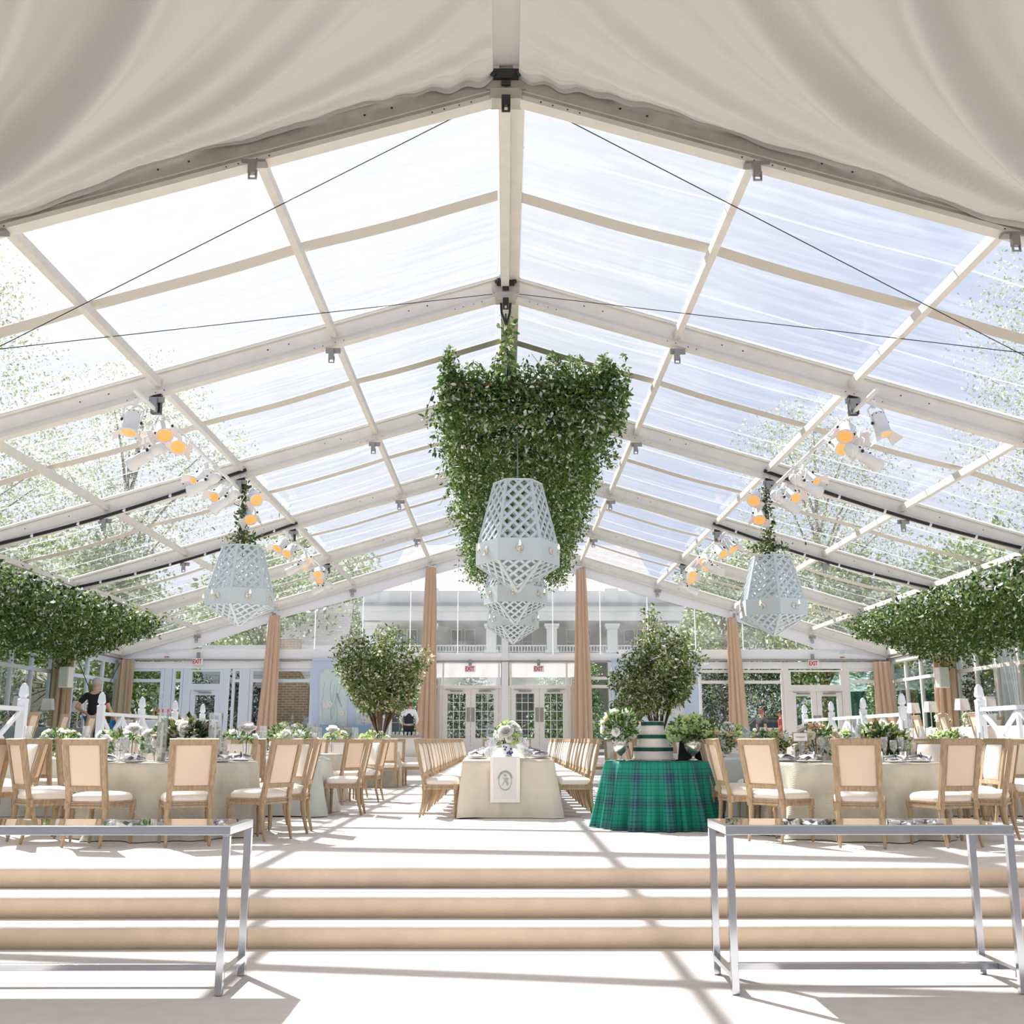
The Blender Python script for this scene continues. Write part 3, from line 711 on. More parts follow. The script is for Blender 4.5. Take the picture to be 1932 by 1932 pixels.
# ------------------------------------------------------------------ outside
struct(MB().b2((-70, -10, -.6), (-12.75, 90, .25)).build('ground_left', M_GROUND)); struct(MB().b2((12.75, -10, -.6), (70, 90, .25)).build('ground_right', M_GROUND))
struct(MB().b2((-12.75, 34.95, -.6), (12.75, 90, .25)).build('ground_far', M_PAVE))
def tree(name, label, x, y, h, r, n, lm, size, seed, trunk=.22, low=.35, group=None, cat='tree', down=.2, z0=.2):
    t = thing(name, label, cat, (x, y, z0), 0, group); g = random.Random(seed)
    cs = []; tb = MB()
    top = (g.uniform(-.3, .3), g.uniform(-.3, .3), h * .8)
    if trunk: tb.tube([(0, 0, 0), (.05, .02, h * .3), (top[0] * .5, top[1] * .5, h * .55), top], [trunk, trunk * .8, trunk * .5, trunk * .12], 8)
    for i in range(15):
        a = g.uniform(0, 6.28); zf = low + (1 - low) * (i + .5) / 15; rr = r * math.sin(math.pi * min(max((zf - low) / (1 - low) * .85 + .12, 0), 1)) * g.uniform(.45, .85)
        c = (rr * math.cos(a), rr * math.sin(a), h * zf); cs.append(c)
        if trunk: tb.tube([(0, 0, h * max(zf - .25, .12)), (c[0] * .5, c[1] * .5, h * (zf - .1)), c], [trunk * .3, trunk * .18, trunk * .05], 5)
    if trunk: tb.build('trunk', M_BARK, t)
    leaves('crown', clump_points(cs, n, (r * .55, r * .55, h * (1 - low) * .16 + .2), seed), size, lm, t, seed=seed, down=down)
    return t
TREES = [('pale budding tall tree', -21, 37, 18, 5.5, 16000, M_LEAFH, .13, 0), ('pale budding tall tree', -17, 47, 17, 5, 16000, M_LEAFH, .13, 0), ('pale budding tall tree', -27, 30, 17, 5, 16000, M_LEAFH, .13, 0),
         ('pale budding tall tree', 23, 37, 20, 6, 16000, M_LEAFH, .13, 1), ('pale budding tall tree', 15, 50, 16, 5, 16000, M_LEAFH, .13, 1), ('pale budding tall tree', 27, 44, 17, 5, 16000, M_LEAFH, .13, 1),
         ('bright green leafy tree', -11.5, 50, 9.5, 3.6, 9000, M_LEAFO, .2, 0), ('bright green leafy tree', -8.3, 54, 9.5, 3.4, 8000, M_LEAFO, .2, 0), ('bright green leafy tree', -16, 44, 8.5, 3.6, 8000, M_LEAFO, .19, 0), ('bright green leafy tree', -19, 34, 8.5, 3.4, 8000, M_LEAFO, .19, 0), ('bright green leafy tree', -18.5, 39, 8, 3, 7000, M_LEAFO, .19, 0),
         ('bright green leafy tree', 10.5, 51, 9.2, 3.4, 9000, M_LEAFO, .2, 1), ('bright green leafy tree', 14, 46, 8.8, 3.4, 8000, M_LEAFO, .2, 1), ('bright green leafy tree', 18.5, 42, 8.2, 3.2, 7000, M_LEAFO, .2, 1)]
WHERE = {('pale budding tall tree', 0): ['the left eave glass', 'the far left corner', 'the left trees at the edge'], ('pale budding tall tree', 1): ['the right eave glass', 'the far gable on the right', 'the teal tent']}
for i, (lb, x, y, h, r, n, lm, sz, sd) in enumerate(TREES):
    tree('deciduous_tree', lb, x, y, h, r, n, lm, sz, 40 + i, low=.3 if h < 12 else .35, trunk=.2 if h < 12 else .3)
_t = [o for o in COL.objects if o.name.startswith('deciduous_tree')]
for lb in ('pale budding tall tree', 'bright green leafy tree'):
    for s in (-1, 1):
        order_labels([o for o in _t if o['label'] == lb and o.location.x * s > 0], lb + ' beyond the glass on the ' + ('left' if s < 0 else 'right') + ', {} from the left')
BUSH = [(-15.5, 36.5, 2.6, 1.5, M_LEAFD), (-11.6, 41.0, 2.9, 1.2, M_LEAFD), (-14, 31, 2.5, 1.3, M_LEAFO), (-10.4, 41.5, 3.1, 1.1, M_LEAFD), (6.5, 42.2, 2.9, 1.2, M_LEAFD), (9.0, 44.2, 3.8, 1.7, M_LEAFD), (11.2, 47.2, 4.4, 1.8, M_LEAFD), (-1.2, 41.5, 2.8, 1.1, M_LEAFD), (1.6, 41.5, 2.9, 1.1, M_LEAFF), (-3.0, 38.5, 3.2, .7, M_LEAFF), (3.0, 38.0, 3.2, .6, M_LEAFF), (13.2, 37.6, 3.2, .6, M_LEAFF)]
bs = [tree('garden_bush', 'x', x, y, h, r, 4200 if r > 1 else 2400, lm, .11, 80 + i, trunk=.07, low=.12, cat='bush') for i, (x, y, h, r, lm) in enumerate(BUSH)]
for nm, lm in (('dark evergreen', M_LEAFD), ('bright green', M_LEAFF), ('spring green', M_LEAFO)):
    order_labels([o for o, b in zip(bs, BUSH) if b[4] is lm], nm + ' garden bush seen through the glass walls, {} from the left')
# white flowers scattered over the left evergreen bush
for o in (bs[0], bs[1]):
    P = clump_points([(0, 0, 1.4), (.5, -.4, 1.9), (-.5, -.5, 1.2), (0, -.6, 2.2)], 160, (1.0, .9, .9), 3)
    leaves('white_blossoms', P, .12, M_PETW, o, seed=4, down=0)['kind'] = 'stuff'
# the woods all round the lawn, a mass of leaves nobody could count
def woods(name, x0, x1, y0, y1, h, n, size, seed):
    q = np.random.default_rng(seed); x = q.uniform(x0, x1, n); y = q.uniform(y0, y1, n); u = (x if x1 - x0 > y1 - y0 else y)
    z = q.random(n) ** .8 * h * (.8 + .2 * np.sin(u * .45 + seed) + .12 * np.sin(u * 1.3))
    o = leaves(name, np.stack([x, y, z + .2], 1), size, M_LEAFO, seed=seed, down=.2); tag(o, 'mass of bright spring foliage beyond the lawn', 'foliage', None, 'stuff')
woods('woods_foliage', -48, 48, 62, 68, 13, 60000, .42, 1); woods('woods_foliage', -40, -33, 12, 66, 12, 42000, .36, 2); woods('woods_foliage', 33, 40, 12, 66, 12, 38000, .36, 3)
# main house behind the gable
hs = thing('white_house', 'white two storey house with square porch columns behind the clear gable', 'house', (.7, 46, .25))
HX = [-6.5, -3.9, -1.3, 1.3, 3.9, 6.5]
def hp(name, mb, m, par=None, **k): return mb.build(name, m, par or hs, **k)
hp('ground_floor_wall', MB().b2((-6.7, 2.3, 0), (6.7, 2.6, 4.2)), M_HOUSEG); hp('upper_floor_wall', MB().b2((-6.7, 2.3, 4.2), (6.7, 2.6, 6.4)), M_HOUSEG)  # grey of the upper wall has the porch shade put into it
hp('porch_floor', MB().b2((-6.9, -.2, 4.05), (6.9, 2.4, 4.38)), M_HOUSEW)
hp('frieze', MB().b2((-6.9, -.25, 5.75), (6.9, 2.5, 6.35)).b2((-7.0, -.32, 6.15), (7.0, 2.5, 6.38)), M_HOUSEW)
hp('gutter', MB().b2((-7.1, -.42, 6.38), (7.1, -.25, 6.5)), M_STEEL)
pp = MB().b2((-6.8, -.1, 6.5), (6.8, .1, 7.05))
for x in HX: pp.b2((x - .3, -.18, 6.5), (x + .3, .15, 7.15))
hp('parapet', pp, M_HOUSEW)
hp('roof', MB().add([(-6.2, .6, 6.95), (6.2, .6, 6.95), (5.4, 4, 9.8), (-5.4, 4, 9.8), (-6.2, .6, 6.4), (6.2, .6, 6.4)], [(0, 1, 2, 3), (4, 5, 1, 0)]), M_SHINGLE)
for x in HX:
    c = MB(); c.b2((x - .22, -.2, 0), (x + .22, .22, 5.5)); c.b2((x - .32, -.28, 5.5), (x + .32, .3, 5.62)); c.b2((x - .28, -.25, 5.4), (x + .28, .26, 5.5)); c.b2((x - .3, -.28, 4.38), (x + .3, .3, 4.5))
    hp('column', c, M_HOUSEW)
for a, b in zip(HX[:-1], HX[1:]):
    r_ = MB(); r_.b2((a + .2, -.05, 4.66), (b - .2, .05, 4.72)); r_.b2((a + .2, -.04, 4.42), (b - .2, .04, 4.46))
    n = 17
    for i in range(n): xx = a + .27 + (b - a - .54) * i / (n - 1); r_.b2((xx - .022, -.022, 4.44), (xx + .022, .022, 4.68))
    hp('balustrade', r_, M_HOUSEW)
    for dx in (-.3, .3):
        xx = (a + b) / 2 + dx
        f = hp('window', MB().b2((xx - .25, 2.2, 4.5), (xx + .25, 2.32, 5.62)), M_HOUSEW)
        hp('pane', MB().b2((xx - .2, 2.17, 4.55), (xx + .2, 2.21, 5.04)).b2((xx - .2, 2.17, 5.08), (xx + .2, 2.21, 5.57)), M_DGLASS, f)
    xx = (a + b) / 2
    f = hp('window', MB().b2((xx - .6, 2.2, .9), (xx + .6, 2.32, 3.1)), M_HOUSEW)
    pm = MB()
    for i in range(3):
        for j in range(4): pm.b2((xx - .54 + .37 * i, 2.17, .97 + .53 * j), (xx - .20 + .37 * i, 2.21, 1.46 + .53 * j))
    hp('pane', pm, M_DGLASS, f)
# wing with a pale shingle roof
wg = thing('house_wing', 'low white wing with a pale shingled gable roof left of the house', 'house', (-8.9, 47.5, .25))
MB().b2((-1.4, 0, 0), (1.8, 3, 4.6)).build('wall', M_HOUSEW, wg); MB().add([(-1.7, -.2, 4.5), (1.9, -.2, 4.5), (1.9, 1.5, 6.9), (.2, 1.5, 6.9), (-1.7, 3, 4.5)], [(0, 1, 2, 3), (0, 3, 4)]).build('roof', M_SHINGLE, wg)
# clapboard cottage with brick chimney
ct = thing('clapboard_cottage', 'white clapboard cottage with a broad brown brick chimney and black shutters', 'house', (-8.6, 42.4, .25))
MB().b2((-3.4, 0, 0), (2.9, .3, 4.4)).build('wall', M_SIDING, ct)
ch = MB(); ch.b2((-.85, -.55, 0), (.95, .05, 2.75)); ch.add([(-.85, -.55, 2.75), (.95, -.55, 2.75), (.55, -.5, 3.35), (-.5, -.5, 3.35), (-.85, .05, 2.75), (.95, .05, 2.75), (.55, .05, 3.35), (-.5, .05, 3.35)], [(0, 1, 2, 3), (1, 5, 6, 2), (4, 0, 3, 7)]); ch.b2((-.5, -.5, 3.35), (.55, .05, 4.6))
ch.build('chimney', M_BRICK, ct)
for x0, x1 in ((-1.95, -1.3),):
    f = MB().b2((x0 - .05, -.06, .6), (x1 + .05, .02, 2.72)).build('window', M_HOUSEW, ct); pm = MB()
    for i in range(3):
        for j in range(6): pm.b2((x0 + .02 + .215 * i, -.09, .66 + .335 * j), (x0 + .2 + .215 * i, -.055, .96 + .335 * j))
    pm.build('pane', M_DGLASS, f)
for x in (-1.05, 1.25): MB().b2((x - .17, -.07, .6), (x + .17, .0, 2.72)).build('shutter', M_SHUT, ct)
MB().b2((2.0, -.02, 0), (2.12, -.14, 4.2)).build('downpipe', M_HOUSEW, ct)
# plastic wrapped bundle in front of it
def bun(u, v):
    a = u * math.pi; n = .10 * math.sin(u * 19 + v * 7) + .06 * math.sin(v * 23 - u * 9)
    return (-.9 + 1.9 * u, -.55 - (.35 + n) * math.sin(math.pi * v) , 0 + (1.55 * math.sin(a * .5 + .35) + n) * v)
tag(MB().grid(bun, 40, 24).build('wrapped_bundle', mat('clear_plastic_wrap', (.35, .36, .37), .12, .35, var=.7, scale=5, stretch=(3, 1, 1)), loc=(-7.95, 41.55, .25)), 'shiny plastic wrapped bundle leaning against the brick chimney outside', 'bundle')
# dark car on the right, blue one on the left
def car(label, loc, rz, m):
    t = thing('parked_car', label, 'car', loc, rz)
    pr = [(-2.2, .35), (-2.2, .85), (-1.6, .95), (-.95, 1.5), (.75, 1.55), (1.5, 1.0), (2.2, .9), (2.25, .35)]
    mb = MB(); n = len(pr)
    vs = [(x, y * (.82 if z > 1.2 else 1), z) for y in (-.9, .9) for x, z in pr]
    mb.add(vs, [tuple(range(n))[::-1], tuple(range(n, 2 * n))] + [(i, (i + 1) % n, n + (i + 1) % n, n + i) for i in range(n)])
    mb.build('body', m, t, bevel=.05)
    wn_ = MB()
    for s in (-1, 1): wn_.add([(-1.35, s * .86, 1.02), (1.25, s * .86, 1.05), (.65, s * .77, 1.46), (-.9, s * .77, 1.43)], [(0, 1, 2, 3)])
    wn_.add([(1.52, -.75, 1.04), (1.52, .75, 1.04), (.83, .66, 1.52), (.83, -.66, 1.52)], [(0, 1, 2, 3)]); wn_.build('car_window', M_DGLASS, t)
    for x in (-1.4, 1.45):
        for y in (-.82, .82): MB().lathe([(.02, -.1), (.32, -.1), (.34, -.06), (.34, .06), (.32, .1), (.02, .1)], 18, (x, y, .34), Matrix.Rotation(R(90), 3, 'X')).build('wheel', M_TYRE, t)
    MB().ell((.95, -1.0, 1.08), (.08, .1, .07)).build('wing_mirror', M_WHITE, t); MB().ell((.95, 1.0, 1.08), (.08, .1, .07)).build('wing_mirror', M_WHITE, t)
car('dark parked car behind the glass to the right of the cake', (9.9, 40.3, .25), R(184), M_CAR)
car('blue parked car behind the far left corner curtain', (-12.4, 37.6, .25), R(20), mat('blue_car_paint', (.25, .33, .5), .15))
# teal side tent on the right
tt = thing('teal_side_tent', 'teal walled tent with a striped sloping roof outside the far right corner', 'tent', (14.9, 42.8, .25))
MB().b2((-1.6, 1.5, 0), (4, 1.6, 2.6)).b2((-1.6, 0, 0), (-1.5, 1.5, .9)).build('wall', M_TEALW, tt)
rf = MB().add([(-2.4, -.8, 2.55), (4, -1.8, 2.7), (4, 1.6, 3.7), (-1.2, 1.6, 3.5)], [(0, 1, 2, 3)]).build('roof', mat('mint_tent_roof', (.55, .75, .70), .6, trans=.4), tt)
q = MB()
for i in range(6):
    u = (i + .5) / 6; a = Vector((-2.4 + 6.4 * u, -.8 - u, 2.54 + .15 * u)); b = Vector((-1.2 + 5.2 * u, 1.6, 3.48 + .2 * u)); q.bar(a, b, .12, .02)
q.build('roof_stripe', M_WHITE, tt)
q = MB()
for i in range(14): x = -1.0 + i * .33; q.tube([(x, 1.42, 0), (x + .05, 1.40, 1.3), (x, 1.42, 2.6)], .09, 6)
q.build('drape', M_TEALW, tt)

# ------------------------------------------------------------------ curtains on the posts
def curtain(label, x, y, z0, z1, w0, w1, d, m, seed, lean=0.0, folds=8, group=None):
    t = thing('post_curtain', label, 'curtain', (x, y, z0), 0, group); g = random.Random(seed); ph = g.uniform(0, 6); H = z1 - z0
    def fn(u, v):
        a = 2 * math.pi * u; w_ = w0 + (w1 - w0) * (1 - v) ** .8 * (1 + .08 * math.sin(v * 7 + ph)); f = 1 + .30 * math.sin(folds * a + ph + .5 * math.sin(v * 3 + ph)) + .10 * math.sin((folds * 2 + 1) * a + v)
        return (w_ / 2 * f * math.cos(a) + lean * v, d / 2 * (w_ / w1) * f * math.sin(a), H * v)
    MB().grid(fn, 110, 18, closed_u=True).build('cloth', m, t)
    MB().tube([(lean, d * .3, H + .03), (lean - w0 * .55, 0, H - .02), (lean + w0 * .55, 0, H - .02), (lean, d * .3, H + .03)], .02, 5).build('hanging_strap', m, t)
    return t
curtain('tan gathered curtain on the post left of the french doors', -2.52, G - .3, .5, 6.5, .24, .50, .34, M_CURT, 1, lean=.09)
curtain('tan gathered curtain on the post right of the french doors', 2.5, G - .3, .5, 6.45, .24, .50, .34, M_CURT, 2, lean=-.02)
curtain('tan gathered curtain before the window left of the painted panels', -7.58, G - .35, .5, 4.92, .26, .52, .34, M_CURT, 3, lean=.12)
curtain('tan gathered curtain before the window right of the painted panels', 7.45, G - .35, .5, 4.85, .24, .52, .34, M_CURT, 4, lean=-.12)
curtain('brown gathered curtain at the far left corner post', -12.2, G - .3, .5, 3.5, .38, .46, .36, M_CURTD, 5, lean=.05)
curtain('tan gathered curtain at the far right corner post', 12.2, G - .3, .5, 3.45, .42, .54, .36, M_CURT, 6, lean=-.08)
curtain('brown gathered curtain behind the speaker on the left side wall', -12.15, 29.6, .5, 3.5, .42, .44, .44, M_CURTD, 7)
curtain('tan gathered curtain behind the speaker on the right side wall', 12.1, 29.6, .5, 3.5, .44, .5, .44, M_CURT, 8)
# speakers on the two side posts
for s in (-1, 1):
    t = thing('wall_speaker', 'cream loudspeaker box hung on the curtained post of the %s wall' % ('left' if s < 0 else 'right'), 'speaker', (11.9 * s, 29.25, 2.36), R(14 * s))
    MB().box((0, 0, .29), (.30, .24, .56)).build('case', M_SPK, t, bevel=.02); MB().box((0, -.125, .29), (.24, .015, .48)).build('grille', mat('speaker_grille_%d' % s, (.66, .68, .62), .7), t); MB().b2((-.04, .1, .2), (.04, .42, .3)).build('bracket', M_STEEL, t)
# exit signs and small warning labels
def exit_sign(label, x, z, y=G - .2):
    t = thing('exit_sign', label, 'sign', (x, y, z))
    MB().box((0, 0, 0), (.34, .06, .21)).build('case', M_SIGNW, t, bevel=.008); MB().b2((-.05, .02, .08), (.05, .10, .30)).build('mount', M_STEEL, t)
    c = bpy.data.curves.new('exit_lettering', 'FONT'); c.body = 'EXIT'; c.size = .19; c.align_x = 'CENTER'; c.align_y = 'CENTER'; c.extrude = .003; c.space_character = .95; c.offset = .004
    c.materials.append(M_REDLET); tx = bpy.data.objects.new('exit_text', c); COL.objects.link(tx); bpy.context.view_layer.update(); me = bpy.data.meshes.new_from_object(tx.evaluated_get(bpy.context.evaluated_depsgraph_get())); bpy.data.objects.remove(tx); o = bpy.data.objects.new('exit_lettering', me); COL.objects.link(o); o.parent = t; o.location = (-.01, -.034, -.005); o.rotation_euler = (R(90), 0, 0); o.scale = (.78, 1.05, 1)
exit_sign('white exit sign with red letters above the single door on the left', -9.9, 3.45); exit_sign('white exit sign with red letters above the left pair of french doors', -1.13, 3.22)
exit_sign('white exit sign with red letters above the right pair of french doors', 1.08, 3.22); exit_sign('white exit sign with red letters above the double doors on the right', 9.95, 3.40)
for s, x in ((-1, -10.95), (1, 10.95)):
    t = thing('warning_label', 'small printed warning label with a red stripe on the %s gable band' % ('left' if s < 0 else 'right'), 'label', (x, G - .045, 3.68))
    MB().box((0, 0, 0), (.18, .008, .22)).build('backing', M_SIGNW, t); MB().box((0, -.006, -.07), (.16, .004, .035)).build('red_stripe', M_REDLET, t)
    MB().box((-.04, -.006, .07), (.05, .004, .015)).box((.04, -.006, .075), (.04, .004, .015)).box((0, -.006, .03), (.1, .004, .008)).build('printed_line', M_STEEL, t)

# ------------------------------------------------------------------ chairs
def make_chair():
    t = thing('dining_chair', 'x', 'chair')
    def cush(u, v):
        a = 2 * math.pi * u; c, s_ = math.cos(a), math.sin(a); p = .38
        sx = math.copysign(abs(c) ** p, c); sy = math.copysign(abs(s_) ** p, s_); r = min(1, math.sin(math.pi / 2 * min(v * 1.15, 1)) ** .5 if v < .87 else 1)
        k = 1 - v; rr = 1 - k ** 3.2 if k < 1 else 0
        hw = .235 - .02 * (1 - (sy + 1) / 2)
        return (hw * rr * sx if rr else 0, .225 * rr * sy + .0, .44 + .06 * (1 - rr ** 4) if rr < .999 else .42)
    mb = MB()
    def cs(u, v):
        a = 2 * math.pi * u; c, s_ = math.cos(a), math.sin(a); p = .35
        sx = math.copysign(abs(c) ** p, c); sy = math.copysign(abs(s_) ** p, s_)
        tb = [(1.0, .415), (1.015, .445), (.99, .468), (.9, .488), (.65, .502), (.3, .508), (.001, .51)]
        r, z = tb[int(round(v * 6))]
        return ((.228 + .018 * sy) * r * sx, .222 * r * sy, z)
    mb.grid(cs, 32, 6, closed_u=True).build('seat_cushion', M_LINEN, t)
    rl = MB()
    for z0, z1, e in ((.355, .38, .0), (.38, .405, -.006), (.405, .42, .004)):
        rl.b2((-.235 - e, .19, z0), (.235 + e, .228 + e, z1)); rl.b2((-.21 - e, -.228 - e, z0), (.21 + e, -.19, z1))
        for s in (-1, 1): rl.add([(s * (.245 + e), .228, z0), (s * (.205), .228, z0), (s * .175, -.228, z0), (s * (.215 + e), -.228, z0), (s * (.245 + e), .228, z1), (s * .205, .228, z1), (s * .175, -.228, z1), (s * (.215 + e), -.228, z1)], [(0, 1, 2, 3), (7, 6, 5, 4), (0, 4, 5, 1), (1, 5, 6, 2), (2, 6, 7, 3), (3, 7, 4, 0)])
    for sx, y in ((-.222, .205), (.222, .205), (-.2, -.212), (.2, -.212)):
        rl.box((sx, y, .385), (.058, .052, .075)); rl.box((sx, y + math.copysign(.028, y), .388), (.032, .006, .04))
    rl.build('seat_rail', M_WOOD, t)
    rk = R(12); Y0, Z0 = -.215, .42                         # the back rakes away above the seat
    def bk(x, h, o=0): return (x, Y0 - math.sin(rk) * h - math.cos(rk) * -o, Z0 + math.cos(rk) * h + math.sin(rk) * o)
    bf = MB(); n = (0, math.cos(rk), math.sin(rk))
    for s in (-1, 1): bf.bar(bk(s * .193, -.02), bk(s * .203, .59), .052, .04, up=n)
    bf.bar(bk(-.228, .565), bk(.228, .565), .052, .042, up=n); bf.bar(bk(-.2, .125), bk(.2, .125), .048, .036, up=n)
    bf.bar(bk(-.231, .594), bk(.231, .594), .012, .05, up=n)
    for s in (-1, 1): bf.bar(bk(s * .168, .14, .018), bk(s * .175, .55, .018), .012, .012, up=n); bf.bar(bk(s * .168, .14, -.018), bk(s * .175, .55, -.018), .012, .012, up=n)
    bf.build('back_frame', M_WOOD, t, bevel=.004)
    pd = MB()
    def pf(u, v):
        x = (u - .5) * 2; y = (v - .5) * 2; b = max(0, (1 - x ** 4) * (1 - y ** 4)) ** .5
        return bk(x * (.168 + .008 * v), .148 + .395 * v, .008 + .034 * b)
    pd.grid(pf, 12, 14).build('back_pad', M_LINEN, t)
    rp = MB(); rp.grid(lambda u, v: bk((.5 - u) * 2 * (.168 + .008 * v), .148 + .395 * v, -.008 - .006 * (1 - (2 * u - 1) ** 4) * (1 - (2 * v - 1) ** 4)), 8, 8).build('back_panel', M_BACKL, t)
    pr = [(.001, 0), (.011, 0), (.014, .02), (.019, .045), (.015, .055), (.0155, .06), (.024, .27), (.029, .29), (.021, .30), (.024, .315), (.031, .325), (.024, .338), (.029, .36)]
    fm = MB(); fm.lathe(pr, 12, (0, 0, 0)); fm_me = fm.mesh('leg', M_WOOD)
    for x in (-.222, .222):
        o = bpy.data.objects.new('leg', fm_me); COL.objects.link(o); o.parent = t; o.location = (x, .205, 0)
    for x in (-.2, .2):
        mb = MB(); mb.tube([(0, 0, .37), (0, 0, .30), (0, -.008, .2), (0, -.05, .03), (0, -.055, 0)], [.027, .026, .023, .016, .013], 10)
        o = mb.build('leg', M_WOOD, t, loc=(x, -.212, 0))
    return t
CHAIR = Proto(make_chair())
CH = {}
def seat(x, y, face, key, z=0.0):
    """a chair centred at x, y whose sitter looks along the angle `face` in degrees"""
    o = CHAIR.place((x, y, z), R(face - 90 + random.uniform(-3, 3)), group=key)
    CH.setdefault(key, []).append(o); return o
def ring(cx, cy, a0, n, key, r=1.33, skip=(), step=None, own={}):
    for i in range(n):
        if i in skip: continue
        a = a0 + (step or 360 / n) * i
        q = own.get(i, r); seat(cx + q * math.cos(R(a)), cy + q * math.sin(R(a)), a + 180, key)
L1 = (-3.66, 12.05); R1 = (3.78, 11.95); L0 = (-6.98, 12.4); R0 = (7.28, 12.75); L2 = (-3.65, 18.35); R2 = (3.7, 18.35)
ring(*L1, -102, 10, 'chairs at the front left round table', own={3: 1.25, 2: 1.30}); ring(*R1, -105, 10, 'chairs at the front right round table', own={8: 1.19, 9: 1.28})
ring(*L0, -60, 4, 'chairs at the outer left round table', step=36); ring(*R0, 150, 4, 'chairs at the outer right round table', step=36)
ring(*L2, -3, 10, 'chairs at the second left round table'); ring(*R2, -3, 10, 'chairs at the second right round table')
for s, nm in ((-1, 'left'), (1, 'right')):
    for x in (6.62, 5.98, 5.3, 4.62, 3.94, 3.28): seat(s * x, 14.22, 90, 'chairs before the first %s long table' % nm)
    for x in (6.6, 5.7, 4.8, 3.9, 3.0): seat(s * x, 16.15, -90, 'chairs behind the first %s long table' % nm)
    seat(s * 2.2, 15.05, 180 if s < 0 else 0, 'chair at the end of the first %s long table' % nm)
    for x in (2.5, 3.2, 3.9, 4.6, 5.3, 6.0): seat(s * x, 23.2, 90, 'chairs before the back %s long table' % nm)
    for x in (2.55, 3.4, 4.2, 5.0): seat(s * x, 25.2, -90, 'chairs behind the back %s long table' % nm)
    seat(s * 2.0, 24.05, 180 if s < 0 else 0, 'chair at the end of the back %s long table' % nm)
    for i in range(5):
        seat(s * 9.25, 20.6 + 1.45 * i, 0 if s > 0 else 180, 'chairs on the %s side platform' % nm, .5)
        seat(s * 11.2, 20.9 + 1.45 * i, 180 if s > 0 else 0, 'chairs on the %s side platform' % nm, .5)
    for i in range(20):
        y = 14.66 + .785 * i
        seat(.04 + s * .885, y, 180 if s > 0 else 0, 'chairs along the %s side of the centre table' % nm)
for s in (-1, 1): seat(.04 + s * .45, 30.65, -90, 'chairs at the far end of the centre table')
PH = {'left': '', 'right': ''}
for key, os_ in CH.items():
    nm = 'left' if 'left' in key else 'right'
    if 'along' in key:
        for i, o in enumerate(sorted(os_, key=lambda o: o.location.y)): o['label'] = 'padded wooden chair on the %s side of the centre table, %s from the front' % (nm, ordn(i))
    elif 'round table' in key: order_labels(os_, 'square-back wooden chair at the %s, {} from the left' % key[len('chairs at the '):])
    elif key.startswith('chair at'): os_[0]['label'] = 'square-back wooden ' + key; del os_[0]['group']
    else: order_labels(os_, 'square-back wooden chair ' + key[7:] + ', {} from the left' if not key.startswith('chairs at the far') else 'wooden chair facing us at the far end of the centre table, {} from the left')

# ------------------------------------------------------------------ cloths
def round_cloth(label, c, r, m, seed, n=12, flare=.07, top_z=.76, uvs=1.0, amp=.062, puddle=.5, group=None):
    g = random.Random(seed); ph = [g.uniform(0, 6.28) for _ in range(4)]
    def fn(u, v):
        a = 2 * math.pi * u
        if v < .25: k = v / .25; return (r * k * math.cos(a), r * k * math.sin(a), top_z)
        d = (v - .25) / .75; q = 1 - (1 - min(d * 6, 1)) ** 2
        f = math.sin(n * a + ph[0] + .7 * math.sin(2 * a + ph[1])) + .5 * math.sin((n * .6 // 1) * a + ph[2])
        f = f + .3 * math.sin(2 * (n * a + ph[0])); pud = max(0, d - .93) * puddle
        rr = r + .012 * q + flare * d ** 1.2 + amp * f * d ** .8 + pud * (1 + .5 * f) * .5
        z = top_z - .012 * q - (top_z - .02) * d ** 1.0 if d > 0 else top_z
        return (rr * math.cos(a), rr * math.sin(a), max(z, .008))
    o = MB().grid(fn, 240, 32, closed_u=True, uvf=lambda u, v: (u * 2 * math.pi * r * uvs, v * .9 / .75 * uvs)).build('tablecloth', m, loc=(c[0], c[1], 0))
    return tag(o, label, 'tablecloth', group)
def rect_cloth(label, x0, x1, y0, y1, m, seed, top_z=.76, flare=.06, amp=.02, corner=.16):
    g = random.Random(seed); ph = [g.uniform(0, 6.28) for _ in range(4)]; W, D = (x1 - x0) / 2, (y1 - y0) / 2; cx, cy = (x0 + x1) / 2, (y0 + y1) / 2
    per = []; rc = .05; N = 72
    for (ax, ay, bx, by) in ((-W, -D, W, -D), (W, -D, W, D), (W, D, -W, D), (-W, D, -W, -D)):
        for i in range(N): t = i / N; per.append((ax + (bx - ax) * t, ay + (by - ay) * t, t, (by - ay, -(bx - ax))))
    n = len(per)
    def fn(u, v):
        i = int(round(u * n)) % n; x, y, t, nr = per[i]; ln = math.hypot(*nr); nx, ny = nr[0] / ln, nr[1] / ln
        e = min(t, 1 - t) * ln
        if v < .2: k = v / .2; return (x * k, y * k, top_z)
        d = (v - .2) / .8; s = i / n * 2 * math.pi
        cf = math.exp(-(e / .16) ** 2); f = math.sin(s * 19 + ph[0]) + .6 * math.sin(s * 31 + ph[1])
        o = flare * d + amp * f * d + corner * cf * d * (1 - .55 * math.exp(-(e / .05) ** 2))
        dx, dy = nx, ny
        if cf > .05:
            sx, sy = math.copysign(1, x), math.copysign(1, y); dx = nx * (1 - cf * .45) + sx * cf * .45; dy = ny * (1 - cf * .45) + sy * cf * .45
        lift = .05 * max(0, math.sin(s * 3 + ph[2])) ** 4
        return (x + dx * o, y + dy * o, max(top_z - .01 - (top_z - .012 - lift * .3) * d, .006))
    return tag(MB().grid(fn, n, 26, closed_u=True).build('tablecloth', m, loc=(cx, cy, 0)), label, 'tablecloth')
round_cloth('quilted sage beige cloth on the front left round table', L1, .915, M_CLOTHR, 1); round_cloth('quilted sage beige cloth on the front right round table', R1, .915, M_CLOTHR, 2)
